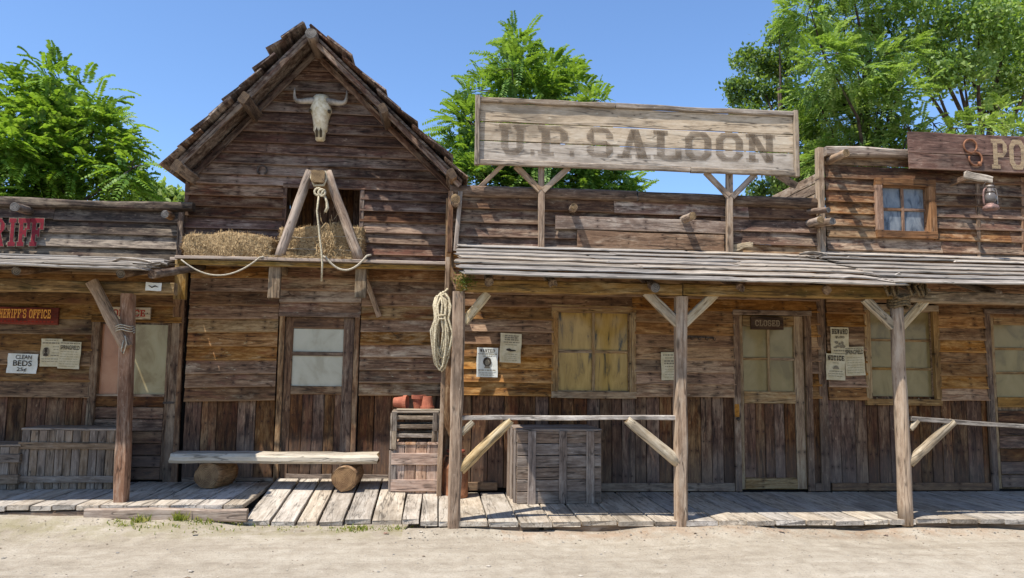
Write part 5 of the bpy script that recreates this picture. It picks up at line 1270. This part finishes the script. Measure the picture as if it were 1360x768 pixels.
bale('hay_bale', 'long low hay bale at the left end of the barn ledge', xa, xb, YL+.1, 8.93, LEDGEZ, at(310, 311, YL+.15).z, 1, round_=.5)
xa, xb = at(368, 340, 8.6).x, at(481, 340, 8.6).x
o, shp = bale('hay_bale', 'bound hay bale behind the hoist frame in the loft opening', xa, xb, YL+.2, 8.96, LEDGEZ, at(430, 301, YL+.22).z, 2, round_=.12)
for v in (-.35, .35):
    MB().tube([shp((u, -1, v))+Vector((0, -.006, 0)) for u in np.linspace(-.97, .97, 16)], .004, 5).build('twine', 'ropewhite', o)
xa, xb = at(419, 340, 8.55).x, at(448, 340, 8.55).x
rs = random.Random(5); mb = MB()
for k_ in range(1500):
    u = rs.gauss(0, .4) if k_ < 900 else rs.uniform(-6, 2.2); p_ = Vector(((xa+xb)/2+u*(xb-xa)*.5, YL+.17+rs.uniform(-.05, .03), LEDGEZ+.004+abs(rs.gauss(0, .14 if k_ < 900 else .012))))
    d_ = Vector((rs.gauss(0, .4), rs.gauss(-.2, .4), rs.gauss(-.2, 1))).normalized()*rs.uniform(.04, .13); sd_ = d_.cross(Vector((.2, 1, .1))).normalized()*.0028; e_ = p_+d_; e_.z = max(e_.z, LEDGEZ+.003)
    if k_ >= 900: p_.y = YL+rs.uniform(.01, .1); e_ = p_+Vector((d_.x, -abs(d_.y)*.6, rs.uniform(-.01, .02)))
    mb.add([p_-sd_, p_+sd_, e_+sd_, e_-sd_], [(0, 1, 2, 3)])
tag(mb.build('loose_hay', 'straw'), 'loose tuft of hay spilling in front of the bound bale', 'hay', kind='stuff')

# ------------------------------------------------------------------ bench
o = thing('log_bench', (at(362, 645, z=DL).x, 8.3, DL), 'rustic bench of a split log slab on two short logs', 'bench')
c1 = at(275, 629, 8.45); c2 = at(457, 633, 8.36); rl = .138
zt_ = DL+2*rl
log('log_support', (c1.x, 8.45, DL+rl-.005), (c1.x+.1, 8.84, DL+rl-.005), rl, rl*.96, 'logpale', o, n=18, nseg=5, jit=.06, endmat='endlog')
log('log_support', (c2.x, 8.36, DL+rl-.02), (c2.x+.03, 8.76, DL+rl-.01), rl*.97, rl, 'logpale', o, n=18, nseg=5, jit=.06, endmat='endlog')
a = at(223, 604, 8.42); b = at(501, 611, 8.42)
plank('seat_slab', (a.x, 8.59, zt_+.045), (b.x, 8.57, zt_+.035), .33, .1, 'bench', o, up=YV, nseg=12, jit=.014, cham=.03, endjit=.02, endmat='end')

# ------------------------------------------------------------------ crates and boxes
def local(o_, rot, base):
    ca, sa = math.cos(rot), math.sin(rot); b = Vector(base)
    return lambda x, y, z: b+Vector((ca*x-sa*y, sa*x+ca*y, z)), Vector((ca, sa, 0)), Vector((-sa, ca, 0))
def crate(name, label, base, w_, d_, h_, rot, mat, rows=6, direction='h', battens=(.12, .5, .82), bat='v', lid=True, t=.022, bw=.09, cat='crate', slat_gap=.004, top_rail=False, batmat=None, lidy=False):
    """base: middle of the front bottom edge; x to the right, y to the back"""
    o = thing(name, base, label, cat); L, ex, ey = local(o, rot, base); batmat = batmat or mat
    def faces():
        yield 'front', lambda u, z, off: L(u, -off, z), w_, ex
        yield 'left', lambda u, z, off: L(-w_/2-off, u+d_/2, z), d_, ey
        yield 'right', lambda u, z, off: L(w_/2+off, u+d_/2, z), d_, ey
        yield 'back', lambda u, z, off: L(u, d_+off, z), w_, ex
    for nm, P, W, ax in faces():
        hw = W/2 if nm in ('front', 'back') else W/2-t-.001
        if direction == 'h':
            hh = h_/rows
            for i in range(rows):
                plank('slat', P(-hw, (i+.5)*hh, -t/2), P(hw, (i+.5)*hh+rr(-.002, .002), -t/2), hh-slat_gap-rr(0, .004), t, mat, o, nseg=3, jit=.003)
        else:
            nb = max(2, round(2*hw/(w_/rows))); ww = 2*hw/nb
            for i in range(nb):
                plank('slat', P(-hw+(i+.5)*ww, rr(0, .004), -t/2), P(-hw+(i+.5)*ww, h_-rr(0, .004), -t/2), ww-slat_gap-rr(0, .003), t, mat, o, up=ax, nseg=2, jit=.002)
        if nm == 'back': continue
        if bat == 'v':
            for f in battens:
                u = -W/2+f*W
                plank('batten', P(u, 0.002, .012), P(u, h_+.002, .012), bw, .022, batmat, o, up=ax, nseg=3, jit=.003)
        else:
            for f in battens:
                plank('batten', P(-W/2-.02*(nm == 'front'), f*h_, .012), P(W/2+.02*(nm == 'front'), f*h_, .012), bw, .022, batmat, o, nseg=3, jit=.003)
    if lid and lidy:
        ww = w_/rows
        for i in range(rows):
            plank('lid_board', L(-w_/2+(i+.5)*ww, -.012, h_+t/2), L(-w_/2+(i+.5)*ww, d_, h_+t/2+.004), ww-.006, t, mat, o, up=ex, nseg=2, jit=.002)
    elif lid:
        nb = max(2, round(d_/.14)); ww = d_/nb
        for i in range(nb):
            plank('lid_board', L(-w_/2-.01, (i+.5)*ww, h_+t/2), L(w_/2+.01, (i+.5)*ww, h_+t/2+rr(0, .004)), ww-.004, t, batmat if top_rail else mat, o, up=ey, nseg=3, jit=.003)
    box_ = MB(); q = [L(-w_/2+.03, .03, .02), L(w_/2-.03, .03, .02), L(w_/2-.03, d_-.03, .02), L(-w_/2+.03, d_-.03, .02)]
    box_.add(q, [(0, 1, 2, 3)]); box_.build('bottom', mat, o)
    return o, L
# big grey crate on the saloon porch
f0 = at(686, 669, z=DR); f1 = at(799, 669, z=DR); bx = (f0+f1)/2; wd = (f1-f0).length; hgt = at(745, 573, bx.y).z-DR
crate('crate', 'big grey shipping crate with upright battens on the saloon porch', (bx.x, bx.y, DR), wd, .62, hgt, .06, 'crate', 6, 'h', (.17, .54, .87), 'v', bw=.085)
# left chests
f0 = at(20, 651, z=DL); f1 = at(150, 649, z=DL); bx = (f0+f1)/2; hgt = at(85, 568, bx.y).z-DL
crate('chest', 'wide brown plank chest against the office wall', (bx.x, bx.y, DL), (f1-f0).length, .4, hgt-.03, -.02, 'chest', 11, 'v', (.17, .74), 'h', bw=.07, top_rail=True)
f0 = at(-75, 650, z=DL); f1 = at(16, 652, z=DL); bx = (f0+f1)/2; hgt = at(5, 590, bx.y).z-DL
crate('chest', 'lower brown chest cut off by the left edge, beside the wide one', (bx.x, bx.y, DL), (f1-f0).length, .4, hgt-.03, .02, 'chest', 8, 'v', (.25, .74), 'h', bw=.09, top_rail=True)
# stack by the barn
fz = DL-.03; yb2 = 8.42
cxx = at(549, 630, yb2).x; wst = (at(578, 620, yb2).x-at(518, 620, yb2).x)
h1 = at(549, 600, yb2).z-.15
crate('crate', 'tall dark crate at the bottom of the stack beside the barn', (cxx, yb2, .155), wst, .45, h1-.0, .03, 'crate', 4, 'h', (.06, .94), 'v', bw=.06, lid=True)
z2 = .155+h1+.024; hc = (at(549, 548, yb2).z-z2)/2-.006
crate('crate', 'grey slatted crate lying on the tall dark crate', (cxx, yb2-.01, z2), wst*.98, .42, hc, .05, 'crategrey', 2, 'h', (.05, .95), 'v', lid=False, slat_gap=.05, bw=.05)
z3 = z2+hc+.003
crate('crate', 'topmost grey slatted crate in the stack, below the flower pots', (cxx+.005, yb2-.01, z3), wst*1.0, .42, hc, .01, 'crategrey', 2, 'h', (.05, .95), 'v', lid=True, slat_gap=.05, bw=.05)
z4 = z3+hc+.0275
pl_ = plank('loose_board', (cxx-.2, yb2+.06, z4+.009), (cxx+.27, yb2+.05, z4+.009), .09, .016, 'brace', None, up=YV); tag(pl_, 'short loose board on the top crate in front of the pots', 'board')
f0 = at(522, 658, z=.13); f1 = at(580, 660, z=.13); bx = (f0+f1)/2; hgt = at(551, 588, bx.y).z-.135
crate('crate', 'tan upright crate with two wide battens in front of the stack', (bx.x, bx.y, .135), (f1-f0).length, .3, hgt-.02, -.03, 'cratetan', 4, 'v', (.2, .72), 'h', bw=.125, lidy=True)
# flower pots
def pot(label, base, axis, s=1.0):
    prof = [(.05, 0), (.052, .0), (.068, .11), (.08, .11), (.082, .15), (.07, .15), (.066, .12), (.045, .015), (.0, .014)]
    o = MB().lathe(base, [(r*s, h*s) for r, h in prof], 20, axis=axis, cap=False); o.lathe(base, [(.0005, 0), (.05*s, 0)], 20, axis=axis, cap=False)
    tag(o.build('flower_pot', 'terra', smooth=False), label, 'flower pot', 'terracotta pots on the crates')
pz_ = z4+.0
pot('terracotta pot lying on its side with its mouth to the right', (cxx-.24, yb2+.2, pz_+.083), (1, -.25, .0))
pot('terracotta pot standing behind the lying one', (cxx+.03, yb2+.33, pz_+.001), (0, 0, 1), 1.05)
pot('terracotta pot turned upside down, rightmost on the crates', (cxx+.13, yb2+.18, pz_+.15), (0, 0, -1), .98)

# ------------------------------------------------------------------ milk can
def can():
    b = at(607, 663, z=DR); b.z = DR+.002; b.y += .13; b.x -= .02
    o = thing('milk_can', b, 'rusty old milk churn standing behind the corner post', 'milk can')
    s = .14
    MB().lathe(b, [(s*.97, 0), (s*1.02, .005), (s*1.02, .04), (s, .045), (s, .3), (s*1.02, .305), (s*1.02, .32), (s*.95, .34), (s*.6, .415), (s*.52, .43), (s*.52, .47)], 26).build('body', 'rust', o, smooth=True)
    MB().lathe(b+UP*.471, [(s*.56, 0), (s*.72, .012), (s*.74, .03), (s*.6, .036), (s*.2, .042)], 24).build('lid', 'rustred', o, smooth=True)
    for sg_ in (-1, 1):
        MB().tube([b+Vector((sg_*s*.55, -.02, .44)), b+Vector((sg_*s*.8, -.03, .445)), b+Vector((sg_*s*.95, -.03, .4)), b+Vector((sg_*s*.92, -.03, .345))], .011, 8).build('handle', 'rust', o, smooth=True)
can()

# ------------------------------------------------------------------ trees
def fronds(origins, dirs, lengths, rs, npair=9, lw=.034, ll=.11, droop=.35):
    """feathered leaves: two rows of leaflets along a drooping stalk, as arrays"""
    n = len(origins); T = np.linspace(.22, 1, npair); Vs = []; 
    d = dirs/np.linalg.norm(dirs, axis=1, keepdims=True)
    side = np.cross(d, np.array([0, 0, 1.])); sn = np.linalg.norm(side, axis=1, keepdims=True); side = side/np.maximum(sn, 1e-3)
    nrm = np.cross(side, d)
    roll = rs.uniform(-.5, .5, (n, 1)); s2 = side*np.cos(roll)+nrm*np.sin(roll)
    for t in T:
        P = origins + d*(lengths*t)[:, None]; P[:, 2] -= droop*lengths*t*t
        dd = d.copy(); dd[:, 2] -= 2*droop*t; dd /= np.linalg.norm(dd, axis=1, keepdims=True)
        taper = (1-.45*abs(t-.5)*1.2)
        for sg_ in (-1, 1):
            L_ = ll*taper*rs.uniform(.8, 1.2, (n, 1)); W_ = lw*taper
            dr_ = s2*sg_*.86+dd*.42; dr_[:, 2] -= .3*rs.uniform(.3, 1.4, n); dr_ /= np.linalg.norm(dr_, axis=1, keepdims=True)
            wv = np.cross(dr_, nrm); wv /= np.maximum(np.linalg.norm(wv, axis=1, keepdims=True), 1e-3)
            a = P; b = P+dr_*L_*.45+wv*W_; c = P+dr_*L_; e = P+dr_*L_*.45-wv*W_
            Vs.append(np.stack([a, b, c, e], 1))
    return np.concatenate(Vs, 0)
def leaves(origins, rs, size):
    n = len(origins); d = rs.normal(size=(n, 3)); d[:, 2] -= .3; d /= np.linalg.norm(d, axis=1, keepdims=True)
    u = np.cross(d, rs.normal(size=(n, 3))); u /= np.linalg.norm(u, axis=1, keepdims=True)
    L_ = (size*rs.uniform(.7, 1.3, n))[:, None]
    return np.stack([origins, origins+d*L_*.5+u*L_*.3, origins+d*L_, origins+d*L_*.5-u*L_*.3], 1)
def quads_obj(name, Q, mat, parent, origin):
    n = len(Q); me = bpy.data.meshes.new(name); V = (Q.reshape(-1, 3)-np.array(origin)).astype('f4')
    me.vertices.add(n*4); me.vertices.foreach_set('co', V.ravel()); me.loops.add(n*4); me.loops.foreach_set('vertex_index', np.arange(n*4, dtype='i4'))
    me.polygons.add(n); me.polygons.foreach_set('loop_start', np.arange(0, n*4, 4, dtype='i4')); me.polygons.foreach_set('loop_total', np.full(n, 4, 'i4'))
    me.materials.append(M[mat]); me.update(); me.validate()
    o = bpy.data.objects.new(name, me); return link(o, parent, Matrix.Translation(Vector(origin)))
def tree(name, label, bx, by, clumps, kind, nf, mat, seed, bark='bark', flen=(.45, .75), trunk_r=.12, droop=.35, lsize=.11, npair=9, split=.45, leafy=.75):
    rs = np.random.RandomState(seed); pr = random.Random(seed); base = Vector((bx, by, -.03))
    o = thing(name, base, label, 'tree', None)
    cl = [Vector(c[:3]) for c in clumps]; rad = [c[3] for c in clumps]
    top = max(cl, key=lambda c: c.z); mb = MB(); zsp = base.z+(top.z-base.z)*split
    stem = []
    for i in range(9):
        t = i/8; p = base.lerp(Vector((top.x, top.y, base.z+(top.z-base.z)*.86)), t); p.x += .12*math.sin(5*t+seed)*t; p.y += .1*math.cos(4*t+seed)*t; stem.append(p)
    mb.tube(stem, [trunk_r*(1-i/8)**.8+.012 for i in range(9)], 9)
    O = []; D = []
    wsum = sum(r**2 for r in rad)
    for c, r in zip(cl, rad):
        # a limb to the clump, then twigs
        t = min(.93, max(.18, (c.z-base.z)/(top.z-base.z)*.8)); s0 = stem[int(t*8)].lerp(stem[min(8, int(t*8)+1)], t*8-int(t*8))
        if True:
            mid = s0.lerp(c, .5)+Vector((pr.uniform(-.15, .15), pr.uniform(-.15, .15), pr.uniform(.0, .3)))
            lr = trunk_r*.42*(1-.6*t)+.012; mb.tube([s0, s0.lerp(mid, .5)+Vector((0, 0, .05)), mid, mid.lerp(c, .6), c], [lr, lr*.85, lr*.65, lr*.4, .012], 7)
        m_ = max(8, int(nf*r*r/wsum)); 
        tw = []
        for _ in range(max(4, int(7*r))):
            dv = Vector(rs.normal(size=3)).normalized(); e = c+Vector((dv.x, dv.y, dv.z*.8))*r*pr.uniform(.6, .95); mb.tube([c, c.lerp(e, .5)+Vector((0, 0, .04)), e], [.014, .009, .004], 5); tw.append(e)
        dv = rs.normal(size=(m_, 3)); dv /= np.linalg.norm(dv, axis=1, keepdims=True)
        rad_ = r*rs.uniform(.25, 1, m_)**.55; lump = 1+.22*np.sin(dv[:, 0]*5+seed)*np.cos(dv[:, 2]*4+c.x*3)
        pos = np.array(c)+dv*(rad_*lump)[:, None]*np.array([1, 1, .85])
        # leave gaps: drop leaves where a coarse 3-D wave is low
        gk = np.sin(pos[:, 0]*5.1+c.z)+np.sin(pos[:, 1]*4.3+1.7)+np.sin(pos[:, 2]*5.7+c.x*2); keep = gk > np.quantile(gk, 1-leafy)
        O.append(pos[keep]); D.append(dv[keep])
    O = np.concatenate(O); D = np.concatenate(D)
    if kind == 'frond':
        D = D+rs.normal(size=D.shape)*.35; D[:, 2] += .25; Q = fronds(O-D/np.linalg.norm(D, axis=1, keepdims=True)*.15, D, rs.uniform(*flen, len(O)), rs, npair=npair, ll=lsize, lw=lsize*.28, droop=droop)
    else:
        k = 9; OO = np.repeat(O, k, 0)+rs.normal(size=(len(O)*k, 3))*.085; Q = leaves(OO, rs, lsize)
    mb.build('trunk', bark, o, smooth=True, origin=base)
    quads_obj('crown', Q, mat, o, tuple(O.mean(0)))
    return len(Q)
def cl(px, py, Y, rpx): 
    p = at(px, py, Y); return (p.x, p.y, p.z, rpx*Y/FPX)
G_ = random.Random(11)
def cluster(spec, Y, dy=.8): return [cl(px, py, Y+G_.uniform(-dy, dy), r) for (px, py, r) in spec]
c = cluster([(72, 106, 32), (35, 140, 46), (105, 134, 40), (60, 175, 58), (125, 175, 46), (150, 205, 40), (20, 200, 60), (90, 230, 62), (150, 245, 45), (20, 260, 60), (175, 225, 22), (-40, 180, 80), (-50, 260, 80), (100, 290, 60)], 13.5)
n1 = tree('feather_leaf_tree', 'bright green feathery tree behind the office at the left', at(70, 300, 13.5).x, 13.5, c, 'frond', 3200, 'leafA', 4, flen=(.42, .75), lsize=.105, droop=.4, npair=11)
c = cluster([(688, 58, 22), (680, 92, 32), (725, 97, 32), (650, 120, 38), (700, 130, 50), (760, 120, 36), (625, 165, 38), (790, 135, 20), (660, 190, 50), (620, 205, 30), (720, 200, 60), (780, 215, 48), (640, 240, 45), (700, 255, 55), (770, 255, 50), (815, 240, 28), (830, 262, 22)], 15)
n2 = tree('feather_leaf_tree', 'pointed green feathery tree rising behind the saloon sign', at(700, 300, 15).x, 15, c, 'frond', 3400, 'leafB', 5, flen=(.42, .75), lsize=.105, droop=.3, npair=11)
c = cluster([(205, 262, 22), (228, 268, 18), (188, 275, 20), (215, 285, 25)], 22)
tree('background_tree', 'small pale tree far behind, between the office and the barn', at(210, 300, 22).x, 22, c, 'leaf', 420, 'leafD', 6, trunk_r=.08, lsize=.2)
c = cluster([(1035, 45, 26), (1000, 85, 30), (1045, 90, 34), (985, 125, 28), (1025, 140, 40), (1070, 150, 46), (1060, 200, 44), (1010, 175, 32), (1030, 225, 36), (1070, 250, 42), (985, 160, 22), (1020, 262, 30)], 17)
n3 = tree('leafy_tree', 'dark green small-leaved tree just right of the saloon sign', at(1060, 300, 17).x, 17, c, 'leaf', 3600, 'leafC', 7, trunk_r=.14, lsize=.105, leafy=.62)
c = cluster([(1075, 10, 46), (1120, 30, 52), (1160, 0, 55), (1095, 75, 44), (1140, 95, 55), (1080, 120, 36), (1175, 70, 48), (1110, 150, 48), (1165, 150, 52), (1195, 120, 36), (1130, 195, 44), (1180, 205, 48), (1210, 175, 36), (1240, 200, 30), (1120, -60, 70), (1150, -110, 60), (1095, 210, 30)], 14.5, 1.0)
n4 = tree('feather_leaf_tree', 'bright feathery tree behind the taller building, left of the dark trunks', at(1150, 300, 14.5).x, 14.5, c, 'frond', 4000, 'leafE', 8, flen=(.36, .62), lsize=.09, droop=.3, leafy=.66, npair=11)
c = cluster([(1215, 25, 50), (1260, 60, 44), (1235, 95, 40), (1300, 30, 55), (1340, 80, 50), (1280, 100, 40), (1320, 120, 40), (1345, 20, 55), (1245, -40, 70), (1330, -60, 80), (1390, 60, 70), (1400, 130, 50), (1200, 70, 34)], 16, 1.2)
n5 = tree('leafy_tree', 'tall open tree with dark bare limbs at the right edge', at(1255, 300, 16).x, 16, c, 'leaf', 5200, 'leafE', 9, trunk_r=.2, lsize=.105, split=.3, leafy=.7)
c = cluster([(1330, 150, 26), (1300, 165, 30), (1270, 170, 24), (1345, 175, 30), (1240, 165, 22)], 14)
n6 = tree('leafy_shrub', 'loose pale green treetop just above the brown plank sign', at(1310, 300, 14).x, 14, c, 'frond', 330, 'leafD', 10, trunk_r=.06, flen=(.3, .5), lsize=.09, leafy=.6)
# dark limbs of the tall tree
print('leaf quads', n1, n2, n3, n4, n5, n6)

# ------------------------------------------------------------------ weeds, moss, stones
def weeds():
    rs = random.Random(21); mb = MB()
    def blade(p, L_, lean, w_):
        d_ = Vector((math.cos(lean[0])*lean[1], math.sin(lean[0])*lean[1], 1)).normalized(); s_ = d_.cross(Vector((rs.uniform(-1, 1), rs.uniform(-1, 1), .1))).normalized()*w_
        m_ = p+d_*L_*.55; t_ = p+d_*L_+Vector((d_.x, d_.y, -.4))*L_*.25
        mb.add([p-s_, p+s_, m_+s_*.8, m_-s_*.8, t_], [(0, 1, 2, 3), (3, 2, 4)])
    def tuft(px, py, n, L_, sp, z=.03):
        L_ *= 1.3; c = at(px, py, z=.03)
        for _ in range(4): c = at(px, py, z=gz(c.x, c.y)+.004)
        for _ in range(n): blade(c+Vector((rs.gauss(0, sp), rs.gauss(0, sp*.5), -.012)), L_*rs.uniform(.4, 1.1), (rs.uniform(0, 6.28), rs.uniform(.1, .9)), rs.uniform(.003, .007))
    for (px, py, n, L_, sp) in tuple((rs.uniform(120, 345), rs.uniform(679, 700), 26, rs.uniform(.03, .06), .07) for _ in range(34)) + tuple((rs.uniform(600, 715), rs.uniform(694, 702), 26, rs.uniform(.03, .07), .06) for _ in range(14)) + tuple((rs.uniform(360, 600), rs.uniform(699, 704), 14, rs.uniform(.02, .04), .06) for _ in range(10)) + ((155, 683, 60, .05, .09), (187, 692, 60, .07, .05), (237, 690, 90, .09, .04), (268, 680, 80, .06, .06), (230, 682, 50, .05, .12), (130, 680, 50, .04, .1), (300, 684, 40, .04, .1), (210, 697, 40, .03, .2), (270, 702, 50, .025, .18), (98, 697, 30, .03, .07), (465, 703, 90, .035, .1), (480, 702, 60, .04, .06), (520, 702, 40, .03, .08),
                                (606, 692, 90, .13, .05), (650, 697, 120, .07, .12), (690, 698, 130, .08, .1), (625, 697, 90, .06, .08), (680, 692, 60, .1, .06), (1124, 693, 30, .05, .03), (1155, 692, 40, .09, .03), (1188, 692, 40, .07, .03), (808, 700, 20, .03, .05), (1300, 696, 40, .025, .15)):
        tuft(px, py, n, L_, sp)
    # broad leaves of a couple of small weeds
    for (px, py, k) in ((268, 678, 14), (155, 682, 12), (607, 690, 22), (1155, 690, 8), (1187, 691, 8), (1124, 692, 8), (665, 695, 16)):
        c = at(px, py, z=.05)
        for _ in range(4): c = at(px, py, z=gz(c.x, c.y)+.01)
        for _ in range(k):
            p_ = c+Vector((rs.gauss(0, .04), rs.gauss(0, .03), rs.uniform(0, .07))); d_ = Vector((rs.uniform(-1, 1), rs.uniform(-1, 1), rs.uniform(-.2, .6))).normalized()*rs.uniform(.02, .045); s_ = d_.cross(UP).normalized()*d_.length*.3
            mb.add([p_, p_+d_*.5+s_, p_+d_, p_+d_*.5-s_], [(0, 1, 2, 3)])
    tag(mb.build('weeds', 'weed', origin=Vector((0, 7, 0))), 'sparse dry weeds and grass along the boardwalk edges', 'weeds', kind='stuff')
weeds()
def stones():
    rs = random.Random(31); mb = MB()
    ico = [(0, 0, 1), (.9, 0, .2), (.2, .85, .2), (-.75, .5, .2), (-.7, -.55, .2), (.25, -.85, .2), (0, 0, -.6)]; fc = [(0, 1, 2), (0, 2, 3), (0, 3, 4), (0, 4, 5), (0, 5, 1), (6, 2, 1), (6, 3, 2), (6, 4, 3), (6, 5, 4), (6, 1, 5)]
    for k in range(1500):
        x_ = rs.uniform(-5, 7); y_ = rs.uniform(5, 7.1) if rs.random() < .6 else rs.gauss(6.95 if x_ > -.3 else 7.35, .12); s_ = rs.uniform(.003, .009)*(rs.uniform(1.6, 3) if rs.random() < .05 else 1); a = rs.uniform(0, 6.28)
        zg = gz(x_, y_); mb.add([(x_+s_*(v[0]*math.cos(a)-v[1]*math.sin(a))*1.3, y_+s_*(v[0]*math.sin(a)+v[1]*math.cos(a)), zg+s_*.1+s_*.5*v[2]) for v in ico], fc, rs.randint(0, 2))
    o = mb.build('pebbles', [M['pebble_a'], M['pebble_b'], M['pebble_c']], origin=Vector((0, 6, 0))); tag(o, 'small pebbles scattered over the dirt street', 'pebbles', kind='stuff')
M['pebble_a'] = plain('pebble_pale', (196, 184, 166), scale=40); M['pebble_b'] = plain('pebble_brown', (128, 110, 90), scale=40); M['pebble_c'] = plain('pebble_grey', (150, 144, 134), scale=40)
stones()
def moss():
    rs = random.Random(41); mb = MB(); c = at(618, 372, 6.98)
    for _ in range(260):
        p_ = c+Vector((rs.gauss(0, .045), rs.gauss(0, .03), rs.gauss(0, .04))); d_ = Vector((rs.gauss(0, 1), rs.gauss(0, 1), rs.gauss(-.4, 1))).normalized()*rs.uniform(.015, .035); s_ = d_.orthogonal().normalized()*.006
        mb.add([p_, p_+d_*.5+s_, p_+d_, p_+d_*.5-s_], [(0, 1, 2, 3)])
    tag(mb.build('moss_clump', 'moss'), 'dark green moss clump under the left end of the saloon porch roof', 'moss', kind='stuff')
moss()
for i, (px, py) in enumerate(((258, 708), (513, 709), (1038, 706), (1177, 712))):
    c = at(px, py, z=.016); c = at(px, py, z=gz(c.x, c.y)+.004); a = rr(0, 6); s_ = .035
    V = [c+Vector((math.cos(a+t)*s_*r_, math.sin(a+t)*s_*r_*.8, .006*math.sin(2*t+i)+.006)) for t, r_ in ((0, 1.2), (.8, .7), (1.6, .8), (2.4, .6), (3.14, 1.1), (4, .65), (4.8, .8), (5.5, .6))]
    o = MB().add(V+[c+Vector((0, 0, .014))], [(k, (k+1) % 8, 8) for k in range(8)]).build('dead_leaf', 'redpost' if i != 0 else 'darksign')
    tag(o, ('dark dry leaf on the dirt before the left boardwalk', 'small dry leaf on the dirt before the sloping planks', 'brown dry leaf on the dirt before the saloon door', 'small dry leaf on the dirt before the right porch post')[i], 'leaf', 'dry leaves on the street')
